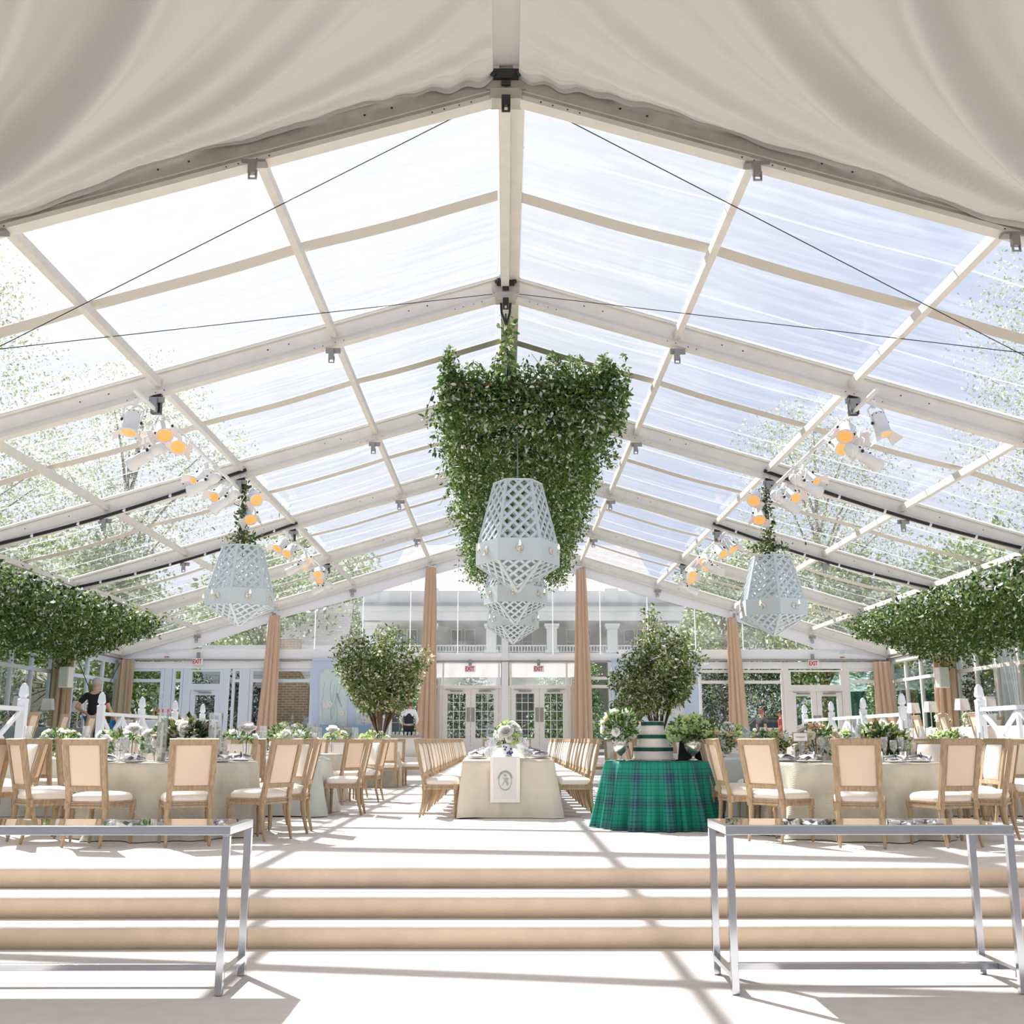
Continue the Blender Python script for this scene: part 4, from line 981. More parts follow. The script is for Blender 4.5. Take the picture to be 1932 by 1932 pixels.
round_cloth('sage beige cloth on the outer left round table cut by the frame', L0, .915, M_CLOTHR, 3); round_cloth('sage green cloth on the outer right round table cut by the frame', R0, .915, M_CLOTHG, 4)
round_cloth('sage beige cloth on the second left round table', L2, .915, M_CLOTHR, 5); round_cloth('sage beige cloth on the second right round table', R2, .915, M_CLOTHR, 6)
for s, nm in ((-1, 'left'), (1, 'right')):
    rect_cloth('sage green cloth on the first %s long table behind the round ones' % nm, min(s * 2.5, s * 7.6), max(s * 2.5, s * 7.6), 14.62, 15.7, M_CLOTHG, 11 + s)
    rect_cloth('sage cloth on the back %s long table before the tall tree' % nm, min(s * 2.4, s * 7.0), max(s * 2.4, s * 7.0), 23.6, 24.75, M_CLOTHR, 21 + s)
    o = rect_cloth('%s cloth on the raised %s side table with lamps' % ('dark sage' if s < 0 else 'pale cream', nm), min(s * 9.75, s * 10.75), max(s * 9.75, s * 10.75), 20.2, 27.4, M_CLOTHD if s < 0 else M_CLOTHL, 31 + s); o.location.z = .5
CX = .04
rect_cloth('natural linen cloth over the long centre table', CX - .6, CX + .6, 14.35, 30.1, M_CLOTHL, 41, flare=.05, amp=.012)
# runner with a stitched crest
rn = thing('table_runner', 'white linen runner with a sage green stitched crest hanging off the centre table', 'table runner', (.0, 14.29, .77))
MB().b2((-.19, -.012, -.55), (.19, 0, .004)).b2((-.19, -.01, 0), (.19, 15.5, .006)).build('cloth', M_RUNNER, rn)
MB().b2((-.195, -.017, -.57), (-.15, -.003, 0)).b2((.15, -.017, -.57), (.195, -.003, 0)).b2((-.1505, -.0165, -.57), (.1505, -.003, -.525)).build('hem', M_RUNHEM, rn)
em = MB(); cz = -.30; Yc = -.019
ovl = [(.083 * math.cos(a), Yc, cz + .11 * math.sin(a)) for a in [2 * math.pi * i / 40 for i in range(41)]]
em.tube(ovl, .0035, 5)
for i in range(15):
    a = R(20 + 140 * i / 14)
    em.ell((.086 * math.cos(a) , Yc, cz + .115 * math.sin(a)), (.011, .003, .009), 7, 5); em.ell((.098 * math.cos(a + .05), Yc, cz + .128 * math.sin(a + .05)), (.006, .003, .008), 6, 4)
for i in range(9):
    a = R(230 + 80 * i / 8); em.ell((.086 * math.cos(a), Yc, cz + .113 * math.sin(a)), (.010, .003, .007), 7, 5)
em.build('crest_wreath', M_TEAL, rn)
cr = MB()
for i in range(3): cr.ell((-.012 + .012 * i, Yc, cz + .073 + (.006 if i == 1 else 0)), (.007, .003, .012), 6, 5)
cr.b2((-.022, Yc - .003, cz + .055), (.022, Yc, cz + .065))
cr.tube([(-.040, Yc, cz + .045), (-.015, Yc, cz + .03), (.01, Yc, cz - .02), (.035, Yc, cz - .05)], .0045, 5)
cr.tube([(.012, Yc, cz + .045), (-.005, Yc, cz + .0), (-.038, Yc, cz - .05)], .0045, 5); cr.tube([(.02, Yc, cz + .045), (.02, Yc, cz - .05)], .005, 5)
cr.tube([(.045, Yc, cz + .042), (.022, Yc, cz + .0), (.045, Yc, cz - .04)], .004, 5)
for x in (-.042, .03): cr.b2((x - .01, Yc - .003, cz - .055), (x + .016, Yc, cz - .05))
cr.build('crest_monogram', mat('pale_sage_thread', (.52, .56, .52), .8), rn)

# ------------------------------------------------------------------ place settings, glasses, candles
gl_w = MB().lathe([(.0005, 0), (.034, .001), (.034, .004), (.006, .01), (.0045, .09), (.012, .10), (.03, .125), (.036, .155), (.033, .205), (.0315, .205), (.034, .155), (.028, .128), (.0005, .105)], 14).mesh('wine_glass', M_GLASS)
gl_f = MB().lathe([(.0005, 0), (.03, .001), (.03, .004), (.005, .01), (.0045, .075), (.012, .09), (.026, .15), (.036, .235), (.0345, .235), (.0245, .15), (.0005, .095)], 14).mesh('champagne_flute', M_GLASS)
gl_t = MB().lathe([(.0005, 0), (.03, 0), (.036, .10), (.0345, .10), (.029, .008), (.0005, .008)], 14).mesh('water_tumbler', M_GLASS)
gl_rim = None
pl_me = MB().lathe([(.0005, .004), (.075, .004), (.085, .008), (.135, .02), (.138, .022), (.134, .024), (.085, .013), (.0005, .01)], 28).mesh('dinner_plate', M_PLATE)
def nap_me():
    mb = MB(); g = random.Random(3)
    for q in range(3):
        mb.grid(lambda u, v: ((u - .5) * .09 * (1 + .9 * abs(v - .45) * 2) , (v - .5) * .20, .045 + .012 * q + .014 * math.sin(u * 9 + q) * abs(v - .5) * 2 + .012 * math.cos((v - .5) * 6)), 8, 8)
    mb.cur = 1; mb.lathe([(.024, -.006), (.026, 0), (.024, .006)], 10, (0, 0, .068), Matrix.Rotation(R(90), 3, 'X')); mb.ell((0, 0, .099), (.009, .008, .006), 8, 6)
    return mb.mesh('napkin', [M_NAPKIN, M_NAVY])
NAP = nap_me(); TW = []
def small(name, me, loc, rz, cat, key, sc=1.0):
    o = bpy.data.objects.new(name, me); COL.objects.link(o); o.location = loc; o.rotation_euler = (0, 0, rz); o.scale = (sc,) * 3
    tag(o, None, cat, key); TW.append(o); return o
def setting(x, y, z, ang, key, full=True):
    """plate, napkin and glasses before a sitter who looks along ang (degrees)"""
    c, s = math.cos(R(ang)), math.sin(R(ang)); rz = R(ang - 90)
    def P(f, r): return (x + f * c + r * s, y + f * s - r * c, z)
    small('dinner_plate', pl_me, P(0, 0), rz, 'plate', 'dinner plates on the ' + key)
    small('napkin', NAP, (x, y, z + .001), rz + random.uniform(-.5, .5), 'napkin', 'napkins on the ' + key)
    small('wine_glass', gl_w, P(.17, .11), 0, 'glass', 'wine glasses on the ' + key, 1.12)
    small('champagne_flute', gl_f, P(.20, .02), 0, 'glass', 'champagne flutes on the ' + key, 1.12)
    if full: small('water_tumbler', gl_t, P(.16, -.09), 0, 'glass', 'water tumblers on the ' + key, 1.12)
def hurricane(label, loc, h=.38, r=.055, group=None):
    t = thing('hurricane_candle', label, 'candle', loc, 0, group)
    MB().lathe([(.0005, 0), (r, 0), (r, h), (r - .004, h), (r - .004, .008), (.0005, .008)], 18).build('glass_cylinder', M_GLASS, t)
    MB().lathe([(.0005, .008), (.013, .008), (.012, h * .78), (.003, h * .8), (.002, h * .83), (.0005, h * .83)], 10).build('taper_candle', M_CANDLE, t); return t
def arrangement(label, loc, w, d, h, kinds, n, seed, cat='flowers', lm=None, vase='low', group=None, nleaf=300, lsize=.058, spread=1.0):
    t = thing('flower_arrangement', label, cat, loc, 0, group); g = random.Random(seed)
    vh = {'low': .10, 'urn': .25, 'china': .16, 'none': .02, 'glass': .17}[vase]
    if vase == 'low': MB().lathe([(.0005, 0), (.06, 0), (.085, .1), (.08, .1), (.0005, .06)], 16).build('bowl', M_SILVER, t)
    if vase == 'glass': MB().lathe([(.0005, 0), (.03, 0), (.04, .17), (.037, .17), (.0005, .03)], 14).build('bud_vase', M_GLASS, t)
    if vase == 'china':
        o = MB().lathe([(.0005, 0), (.062, 0), (.064, .02), (.078, .15), (.082, .16), (.076, .16), (.0005, .1)], 20).build('cachepot', M_PORC, t)
        b = MB()
        for a, z in ((-1.2, .06), (-.9, .1), (-2.0, .09), (-1.55, .045), (-2.2, .13), (-.5, .05), (-1.0, .035), (-1.8, .12)): b.ell((.072 * math.cos(a), .072 * math.sin(a), z), (.016, .008, .016), 8, 6)
        b.build('glaze_figure', M_BLUEP, o)
    if vase == 'urn': MB().lathe([(.0005, 0), (.055, 0), (.058, .012), (.02, .03), (.016, .055), (.03, .075), (.075, .11), (.098, .16), (.10, .26), (.094, .26), (.09, .15), (.0005, .1)], 24).build('urn', M_SILVER, t)
    P = ball_points(nleaf, (w * .5, d * .5, h * .5), seed, .35); P[:, 2] += vh + h * .42
    D = P - np.array([0, 0, vh]); D /= np.linalg.norm(D, axis=1)[:, None] + 1e-6
    leaves('foliage', P * np.array([.92, .92, 1]), lsize, lm or M_LEAFF, t, seed=seed, down=.15, D=D)
    sm_ = MB()
    for i in range(9): a = i * .7; sm_.tube([(0, 0, vh * .4), (w * .3 * math.cos(a), d * .3 * math.sin(a), vh + h * .45)], .004, 4)
    sm_.build('stems', M_LEAFD, t)['kind'] = 'stuff'
    for i in range(n):
        a = g.uniform(0, 6.28); el = g.uniform(-.15, 1.3); q = Vector((math.cos(a) * math.cos(el), math.sin(a) * math.cos(el), math.sin(el)))
        p = (q.x * w * .46 * spread, q.y * d * .46 * spread, vh + h * .30 + q.z * h * .55)
        bloom(g.choice(kinds), t, p, g.uniform(.75, 1.2), q.to_track_quat('Z', 'Y').to_euler())
    return t
def bud(label, loc, kind='peony', sc=1.0, h=.27):
    t = thing('single_bloom', label, 'flower', loc); MB().lathe([(.0005, 0), (.035, 0), (.028, .03), (.042, .2), (.039, .2), (.025, .04), (.0005, .02)], 14).build('bud_vase', M_GLASS, t)
    MB().tube([(0, 0, .03), (.005, 0, h)], .005, 5).build('stem', M_LEAFF, t); bloom(kind, t, (.005, 0, h), sc, (.25, .1, 0))
    leaves('foliage', ball_points(16, (.05, .05, .06), 3) + np.array([0, 0, h - .07]), .07, M_LEAFF, t, seed=5); return t
ZT = .762
for (c, a0, key) in ((L1, -104, 'front left round table'), (R1, -105, 'front right round table')):
    for i in range(10):
        a = a0 + 36 * i; setting(c[0] + .74 * math.cos(R(a)), c[1] + .74 * math.sin(R(a)), ZT, a + 180, key)
for (c, key, rng_) in ((L0, 'outer left round table', (-60, -24, 12, 48)), (R0, 'outer right round table', (132, 168, 204, 240))):
    for a in rng_: setting(c[0] + .72 * math.cos(R(a)), c[1] + .72 * math.sin(R(a)), ZT, a + 180, key)
for s, nm in ((-1, 'left'), (1, 'right')):
    for x in (2.9, 3.6, 4.3, 5.0, 5.7, 6.4): setting(s * x, 14.86, ZT, 90, 'first %s long table' % nm, False)
    setting(s * 2.75, 15.15, ZT, 90 + s * 90 if s < 0 else 0, 'first %s long table' % nm, False)
    for i in range(20): setting(CX + s * .42, 14.66 + .785 * i, ZT, 180 if s > 0 else 0, 'centre table, %s side' % nm, i < 6)
kinds = {}
for o in TW: kinds.setdefault((o['group']), []).append(o)
SHAPE = {'dinner_plate': 'white dinner plate', 'napkin': 'navy-tied white napkin', 'wine_glass': 'stemmed wine glass', 'champagne_flute': 'tall stemmed flute', 'water_tumbler': 'clear water tumbler'}
for key, os_ in kinds.items():
    nm = os_[0].name.split('.')[0]; where = key.split(' on the ')[1]
    if 'centre' in where:
        for i, o in enumerate(sorted(os_, key=lambda o: o.location.y)): o['label'] = '%s on the %s, %s from the front' % (SHAPE[nm], where.replace(',', ' on its'), ordn(i))
    else: order_labels(os_, SHAPE[nm] + ' on the ' + where + ', {} from the left')
# flowers: front left table
mixW = ['rose', 'rose', 'garden_rose', 'peony', 'hydrangea']; mixP = ['rose', 'garden_rose', 'peach_rose', 'peach_rose', 'hydrangea', 'garden_rose']
lx, ly = L1; rx, ry = R1
bud('single white peony in a glass on the front left table, tallest on its left', (lx - .42, ly - .1, ZT), sc=1.15, h=.33)
bud('large white peony standing right of the dark foliage on the front left table', (lx + .78, ly + .1, ZT), sc=1.35, h=.33)
bud('small white bloom low in a silver cup at the left of the front left table', (lx - .62, ly - .35, ZT), 'rose', 1.3, .22)
arrangement('large dark leafy arrangement with white roses in the middle of the front left table', (lx + .12, ly + .1, ZT), .72, .5, .36, ['rose', 'peony', 'garden_rose'], 15, 51, lm=M_LEAFB, nleaf=420, lsize=.11)
arrangement('low spray of white tulips left of the dark foliage on the front left table', (lx - .25, ly + .35, ZT), .45, .35, .26, ['rose', 'peony'], 9, 52)
hurricane('tall hurricane candle left of the dark foliage on the front left table', (lx - .02, ly - .35, ZT), .52); hurricane('tall hurricane candle right of the dark foliage on the front left table', (lx + .52, ly - .25, ZT), .52, .075)
# front right table
arrangement('mound of cream and blush roses on the front right table beside the name card', (rx - .35, ry + .05, ZT), .56, .42, .33, ['peach_rose', 'garden_rose', 'rose'], 26, 53, nleaf=260)
arrangement('peach garden roses with dark leaves right of the centre of the front right table', (rx + .36, ry + .05, ZT), .62, .42, .30, ['peach_rose', 'garden_rose', 'hydrangea'], 16, 54, lm=M_LEAFB, nleaf=380, lsize=.09)
hurricane('hurricane candle between the two flower mounds on the front right table', (rx + .02, ry - .2, ZT), .46); hurricane('hurricane candle at the right of the front right table', (rx + .7, ry + .1, ZT), .46)
t = thing('name_card', 'silver framed name card standing on the front right table', 'card', (rx - .62, ry - .3, ZT + .21), R(4))
MB().b2((-.085, -.008, 0), (.085, .008, .105)).b2((-.012, -.005, -.21), (.012, .005, 0)).b2((-.05, -.04, -.212), (.05, .04, -.2)).build('frame', M_STEEL, t); cd = MB().b2((-.075, -.012, .012), (.075, -.007, .094)).build('card', M_SIGNW, t)
MB().tube([(-.05 + .1 * i / 24, -.014, .052 + .008 * math.sin(i * 1.7)) for i in range(25)], .002, 4).build('handwriting', M_STEEL, cd)
# long table flowers
for s, nm in ((-1, 'left'), (1, 'right')):
    for i, x in enumerate((2.95, 3.75, 4.6, 5.4, 6.2)):
        arrangement('x', (s * x, 15.24, ZT), .62, .36, .28, mixW if s < 0 else mixP, 16, 60 + i + 10 * (s > 0), group='flowers on the first %s long table' % nm)
        hurricane('x', (s * (x + .4), 15.1, ZT), .42, group='candles on the first %s long table' % nm)
    for i, x in enumerate((2.9, 3.7, 4.5, 5.3)):
        arrangement('x', (s * x, 24.2, ZT), .66, .42, .34, mixW, 14, 80 + i + 10 * (s > 0), group='flowers on the back %s long table' % nm, nleaf=150)
        hurricane('x', (s * (x + .42), 24.1, ZT), .5, .07, group='candles on the back %s long table' % nm)
    c = L2 if s < 0 else R2
    arrangement('white and green flower mound in the middle of the second %s round table' % nm, (c[0], c[1], ZT), 1.0, .8, .42, mixW, 26, 97 + s, nleaf=340)
    bud('single white bloom at the inner edge of the second %s round table' % nm, (c[0] - s * .75, c[1] - .1, ZT), sc=1.5, h=.36)
    hurricane('tall hurricane candle beside the flower mound on the second %s round table' % nm, (c[0] + .45 * -s, c[1] - .4, ZT), .5, .07)
    c = L0 if s < 0 else R0
    arrangement('white and blush roses on the outer %s round table' % nm, (c[0] - s * .2, c[1], ZT), .8, .5, .3, mixP if s < 0 else ['rose'], 16, 107 + s)
for nm in ('left', 'right'):
    for pl_, w_ in (('first', 'first %s long table' % nm), ('back', 'back %s long table' % nm)):
        order_labels([o for o in COL.objects if o.get('group') == 'flowers on the ' + w_], 'low white and green flowers on the ' + w_ + ', {} from the left' if not (nm == 'right' and pl_ == 'first') else 'low peach and white flowers on the ' + w_ + ', {} from the left')
        order_labels([o for o in COL.objects if o.get('group') == 'candles on the ' + w_], 'hurricane candle on the ' + w_ + ', {} from the left')
arrangement('round bouquet of white roses and green hydrangea in a blue and white pot', (.03, 14.62, ZT + .016), .36, .34, .30, ['rose', 'rose', 'rose', 'peony', 'hydrangea'], 30, 121, vase='china', nleaf=240, lsize=.05, spread=.92)
for i in range(6): arrangement('x', (.04, 17.0 + 2.3 * i, ZT + .016), .34, .34, .30, ['rose', 'hydrangea', 'peony'], 12, 130 + i, vase='china', nleaf=120, group='bouquets down the centre table')
for i, o in enumerate([o for o in COL.objects if o.get('group') == 'bouquets down the centre table']): o['label'] = 'white and green bouquet down the centre table, %s behind the front one' % ordn(i)
t = thing('table_number', 'small white number block rising behind the front bouquet', 'table number', (.06, 14.95, ZT + .016)); MB().b2((-.03, -.02, .36), (.03, .02, .45)).build('block', M_WHITEC, t); MB().tube([(0, 0, 0), (0, 0, .36)], .006, 6).build('stand', M_STEEL, t)

# ------------------------------------------------------------------ cake table
CK = (1.79, 12.9)
round_cloth('green tartan cloth gathered round the cake table', CK, .61, M_PLAID, 9, n=21, flare=.10, top_z=.755, uvs=2.9, amp=.055, puddle=0.0)
ck = thing('wedding_cake', 'three tier white cake with green tartan ribbons on a silver board', 'cake', (1.745, 12.86, .757))
MB().lathe([(.0005, 0), (.30, 0), (.30, .012), (.0005, .012)], 36).build('cake_board', M_CHROME, ck)
z = .012
for i, (r, h) in enumerate(((.235, .145), (.185, .145), (.135, .15))):
    tr = MB().lathe([(r + .01, z), (r + .012, z + .01), (r, z + .018), (r * .965, z + h - .004), (r * .95, z + h), (.0005, z + h)], 36)
    for k_ in range(int(r * 130)): a = 2 * math.pi * k_ / int(r * 130); tr.ell(((r + .008) * math.cos(a), (r + .008) * math.sin(a), z + .008), (.009, .009, .009), 6, 4)
    to = tr.build('cake_tier', M_CAKE, ck)
    MB().grid(lambda u, v: ((r * .985 + .003) * math.cos(2 * math.pi * u), (r * .985 + .003) * math.sin(2 * math.pi * u), z + h - .048 + .043 * v), 48, 1, closed_u=True).build('tartan_ribbon', M_RIBBON, to); z += h
arrangement('silver urn of white blossoms and leaves left of the cake', (1.345, 12.72, .757), .42, .34, .36, ['rose', 'rose', 'garden_rose'], 13, 141, vase='urn', nleaf=520, lsize=.065)
arrangement('silver urn of green hydrangea leaves right of the cake', (2.175, 12.62, .757), .50, .36, .26, ['hydrangea', 'hydrangea', 'rose'], 12, 142, vase='urn', nleaf=760, lsize=.065)
es = thing('black_easel_board', 'black easel-backed card standing behind the urn right of the cake', 'card', (2.13, 12.84, .757), R(0)); MB().add([(-.10, 0, 0), (.19, 0, 0), (.14, .09, .30), (-.05, .09, .30), (-.10, .012, 0), (.19, .012, 0), (.14, .102, .30), (-.05, .102, .30)], [(0, 1, 2, 3), (7, 6, 5, 4), (0, 4, 5, 1), (1, 5, 6, 2), (2, 6, 7, 3), (3, 7, 4, 0)]).build('board', M_BLACK, es); MB().bar((.04, .2, 0), (.05, .10, .26), .02, .01).build('prop', M_BLACK, es)

# ------------------------------------------------------------------ consoles in front of the steps
def console(label, x0, x1, y0, y1):
    z0, z1 = -.47, .49; w_ = .048; t = thing('console_table', label, 'console table', ((x0 + x1) / 2, (y0 + y1) / 2, z0), 0, 'mirror topped consoles before the steps'); X = (x1 - x0) / 2; Y = (y1 - y0) / 2; H = z1 - z0
    f = MB()
    f.b2((-X, -Y, H - .055), (X, -Y + w_, H)); f.b2((-X, Y - w_, H - .055), (X, Y, H)); f.b2((-X, -Y, H - .055), (-X + w_, Y, H)); f.b2((X - w_, -Y, H - .055), (X, Y, H)); f.build('top_frame', M_CHROME, t, bevel=.003)
    MB().b2((-X + w_ * .7, -Y + w_ * .7, H - .012), (X - w_ * .7, Y - w_ * .7, H + .002)).build('mirror_top', M_MIRROR, t)
    for sx in (-1, 1):
        for sy in (-1, 1): MB().b2((sx * X, sy * Y, 0), (sx * (X - w_), sy * (Y - w_), H - .055)).build('leg', M_CHROME, t, bevel=.003)
        MB().b2((sx * X, -Y + w_, .085), (sx * (X - w_), Y - w_, .125)).build('stretcher', M_CHROME, t, bevel=.002)
    MB().b2((-X + w_, -.02, .085), (X - w_, .02, .125)).build('stretcher', M_CHROME, t, bevel=.002)
console('mirror topped metal console at the left, before the steps', -3.44, -1.655, 6.69, 7.29); console('mirror topped metal console at the right, before the steps', 1.335, 3.085, 6.70, 7.30)
# ------------------------------------------------------------------ railings of the side platforms
def railing(label, x, y0, y1, n, cat='railing'):
    t = thing('platform_railing', label, cat, (x, (y0 + y1) / 2, .5), 0, 'white crossed railings of the side platforms'); h0 = (y1 - y0) / 2; H = 1.0
    ys = [-h0 + 2 * h0 * i / n for i in range(n + 1)]
    for y in ys:
        p = MB(); p.box((0, y, .56), (.13, .13, 1.12)); p.lathe([(.095, 1.12), (.095, 1.15), (.055, 1.165), (.055, 1.195), (.082, 1.21), (.086, 1.235), (.066, 1.36), (.03, 1.41), (.001, 1.42)], 4, (0, y, 0), a0=R(45), smooth=False)
        p.build('post', M_RAIL, t)
    for a, b in zip(ys[:-1], ys[1:]):
        r = MB(); r.b2((-.05, a + .06, .96), (.05, b - .06, 1.03)); r.b2((-.03, a + .06, .10), (.03, b - .06, .17)); r.build('rail', M_RAIL, t)
        k = MB(); m = (a + b) / 2
        for j, (p, q) in enumerate(((a + .07, m), (m, b - .07))): k.bar((0, p, .17), (0, q, .96), .075, .046 - .006 * j, up=(1, 0, 0)); k.bar((.0, p, .96), (.0, q, .17), .075, .043 - .006 * j, up=(1, 0, 0))
        k.b2((-.03, m - .04, .17), (.03, m + .04, .96)); k.build('crossed_brace', M_RAIL, t)
railing('white crossed railing along the left platform, nearer run by the frame edge', -8, 15.2, 18.0, 1); railing('white crossed railing along the left platform, farther run behind the man', -8, 21.5, 28.7, 3)
railing('white crossed railing along the right platform, nearer run by the frame edge', 8.05, 15.6, 18.3, 1); railing('white crossed railing along the right platform, farther run with four posts', 8.05, 21.9, 29.1, 3)
# ------------------------------------------------------------------ lamps and dressing on the raised side tables
def lamp():
    t = thing('table_lamp', 'x', 'lamp')
    MB().lathe([(.0005, 0), (.08, 0), (.08, .015), (.02, .03), (.014, .05), (.012, .33), (.02, .35), (.012, .37), (.008, .5), (.0005, .5)], 14).build('base', M_BRASS, t)
    MB().lathe([(.165, .36), (.13, .60), (.127, .60), (.162, .36)], 4, a0=R(45), smooth=False).build('lamp_shade', M_SHADE, t); return t
LP = Proto(lamp()); lamps = {-1: [], 1: []}
for x, y in ((-10.25, 22.9), (-10.2, 24.2), (-10.15, 25.8), (10.25, 22.9), (10.2, 24.1), (10.2, 25.9), (10.2, 27.0)):
    lamps[1 if x > 0 else -1].append(LP.place((x, y, 1.262), R(8), group='shaded lamps on the %s side table' % ('left' if x < 0 else 'right'), sc=1.05))
order_labels(lamps[-1], 'white shaded table lamp on the dark left side table, {} from the left'); order_labels(lamps[1], 'white shaded table lamp on the pale right side table, {} from the left')
for i, (x, y) in enumerate(((-10.1, 21.7), (-10.0, 23.5), (10.1, 23.6), (10.1, 25.0))):
    arrangement('small white posy among the lamps of the raised %s side table, %s one' % ('left' if x < 0 else 'right', 'nearer' if i % 2 == 0 else 'farther'), (x, y, 1.262), .35, .3, .22, ['rose', 'garden_rose'], 9, 150 + i, nleaf=90)
t = thing('menu_card', 'white folded menu card on the pale right side table', 'card', (10.0, 22.2, 1.262), R(-20)); MB().b2((-.08, -.004, 0), (.08, .004, .26)).build('front_leaf', M_WHITE, t); MB().bar((.0, .08, 0), (0, .0, .26), .16, .006, up=(1, 0, 0)).build('rear_leaf', M_WHITE, t)
# bottles on the bar behind the left railing
br = thing('drinks_bar', 'pale drinks bar behind the left railing near the corner', 'bar', (-9.4, 31.2, .5)); MB().b2((-1.6, -.3, 0), (1.0, .3, 1.0)).build('counter_body', M_BLUEF, br); MB().b2((-1.7, -.36, 1.0), (1.1, .36, 1.05)).build('counter_top', M_WHITE, br)
bt = []
for i in range(6):
    t = thing('liquor_bottle', 'x', 'bottle', (-10.05 + .13 * i, 31.05 + .06 * (i % 2), 1.55), 0, 'orange capped bottles on the bar'); MB().lathe([(.0005, 0), (.036, 0), (.036, .15), (.014, .2), (.013, .25), (.0005, .25)], 12).build('glass_body', mat('amber_bottle_%d' % i, (.35, .2, .1), .2), t); MB().lathe([(.02, .2), (.022, .3), (.0005, .31)], 10).build('cap', M_GEL if False else mat('red_cap_%d' % i, (.7, .1, .05), .5), t); bt.append(t)
order_labels(bt, 'red capped bottle on the bar behind the left railing, {} from the left')
# bench with pillows before the left panel, second bar by the waitress
bn = thing('banquette_bench', 'taupe upholstered bench before the pale blue panels on the left', 'bench', (-5.0, 34.0, .5)); MB().box((0, 0, .32), (2.3, .6, .2)).build('seat', mat('taupe_upholstery', (.50, .45, .42), .85), bn, bevel=.04); MB().box((0, .25, .62), (2.3, .14, .5)).build('backrest', mat('taupe_upholstery_back', (.52, .47, .44), .85), bn, bevel=.04); MB().box((-1.05, 0, .11), (.08, .5, .22)).box((1.05, 0, .11), (.08, .5, .22)).build('leg', M_WOOD, bn)
for i, x in enumerate((-5.5, -4.45)):
    mb = MB(); mb.grid(lambda u, v: ((u - .5) * .52 * (1 + .08 * abs(2 * v - 1)), -.10 * math.sin(math.pi * u) ** .6 * math.sin(math.pi * v) ** .6, (v - .5) * .5 * (1 + .1 * abs(2 * u - 1)) + .25), 12, 12); mb.grid(lambda u, v: ((.5 - u) * .52 * (1 + .08 * abs(2 * v - 1)), .10 * math.sin(math.pi * u) ** .6 * math.sin(math.pi * v) ** .6, (v - .5) * .5 * (1 + .1 * abs(2 * u - 1)) + .25), 12, 12)
    o = mb.build('throw_pillow', M_PILLOW, loc=(x, 33.80, .95)); o.rotation_euler = (R(-14), 0, 0); tag(o, 'slate blue pillow on the taupe bench, %s the tall tree' % ('farther from' if i == 0 else 'half hidden by'), 'pillow', 'slate blue pillows')
sb = thing('service_bar', 'white service bar with glasses before the waitress', 'bar', (-3.05, 32.3, .5)); MB().b2((-.6, -.25, 0), (.55, .25, .55)).build('counter_body', M_WHITEC, sb); MB().b2((-.65, -.3, .55), (.6, .3, .62)).build('counter_top', M_STEEL, sb)
for i in range(9): small('cocktail_glass', gl_t, (-3.55 + .12 * i, 32.2 + .05 * (i % 3), 1.12), 0, 'glass', 'glasses on the service bar')
order_labels(TW[-9:], 'small clear glass on the service bar by the waitress, {} from the left')

# ------------------------------------------------------------------ hanging greenery
def slab(n, x0, x1, y0, y1, ztop, zbot, seed, clump=.28):
    """points of a leafy hanging panel: thick underside with hanging clumps, ragged rim"""
    g = np.random.default_rng(seed); x = g.uniform(x0, x1, n); y = y0 + (y1 - y0) * g.random(n) ** 1.5
    ph = g.uniform(0, 6, 6)
    cl = np.sin(x * 4.1 + ph[0] + 1.3 * np.sin(y * 2.2)) + np.sin(y * 3.7 + ph[1] + np.sin(x * 3)) + .6 * np.sin(x * 9 + y * 7 + ph[2])
    ragx = .24 * (np.sin(y * 3.1 + ph[3]) + np.sin(y * 7.3 + ph[4]))
    zb = zbot(x, y) if callable(zbot) else zbot; zt = ztop(x, y) if callable(ztop) else ztop
    t = g.random(n); t = np.where(g.random(n) < .6, t ** 2.2, t)
    z = zb - clump * .33 * cl + (zt - zb + clump * .33 * cl) * t
    e = np.where(x > (x0 + x1) / 2, 1, -1) * ragx * (np.abs(x - (x0 + x1) / 2) / (x1 - x0) * 2) ** 3
    return np.stack([x + e, y, z], 1)
gx0, gx1, gy0, gy1 = -.93, 1.62, 16.2, 31.5
cg = thing('hanging_greenery', 'long leafy panel of smilax vines hung under the ridge above the lanterns', 'hanging greenery', (0, 0, 0))
P = slab(52000, gx0, gx1, gy0, gy1, 6.62, lambda x, y: 6.14 - .037 * (y - 16.2), 1)
g = np.random.default_rng(2)
rim = []
for (a, b, ya, yb, n) in ((gx0, gx1, gy0 - .05, gy0 + .25, 4600), (gx0 - .12, gx0 + .15, gy0, gy1, 6000), (gx1 - .15, gx1 + .12, gy0, gy1, 6000), (gx1 - .4, gx1 + .35, gy0 - .1, gy0 + .9, 1600), (gx0, gx1, gy1 - .6, gy1, 1800)):
    q = np.stack([g.uniform(a, b, n), ya + (yb - ya) * g.random(n) ** 1.5, np.zeros(n)], 1); zl = 6.02 - .037 * (q[:, 1] - 16.2); q[:, 2] = zl + (6.85 - zl) * g.random(n); q[:, 2] -= .22 * (np.sin(q[:, 0] * 7 + q[:, 1] * 3) + .6 * np.sin(q[:, 0] * 15)) * (g.random(n) < .7); rim.append(q)
P = np.concatenate([P] + rim)
near = P[:, 1] < 20
leaves('foliage', P, .088, M_LEAFV, cg, seed=3, down=.55, width=.48)
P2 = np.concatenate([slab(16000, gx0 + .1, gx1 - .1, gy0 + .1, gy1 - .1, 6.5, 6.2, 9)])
leaves('inner_shade_foliage', P2, .10, M_LEAFD, cg, seed=8, down=.1, width=.6)  # dark leaf colour stands in for shade in the gaps of the panel
gr = random.Random(4); vm = MB(); VP = []
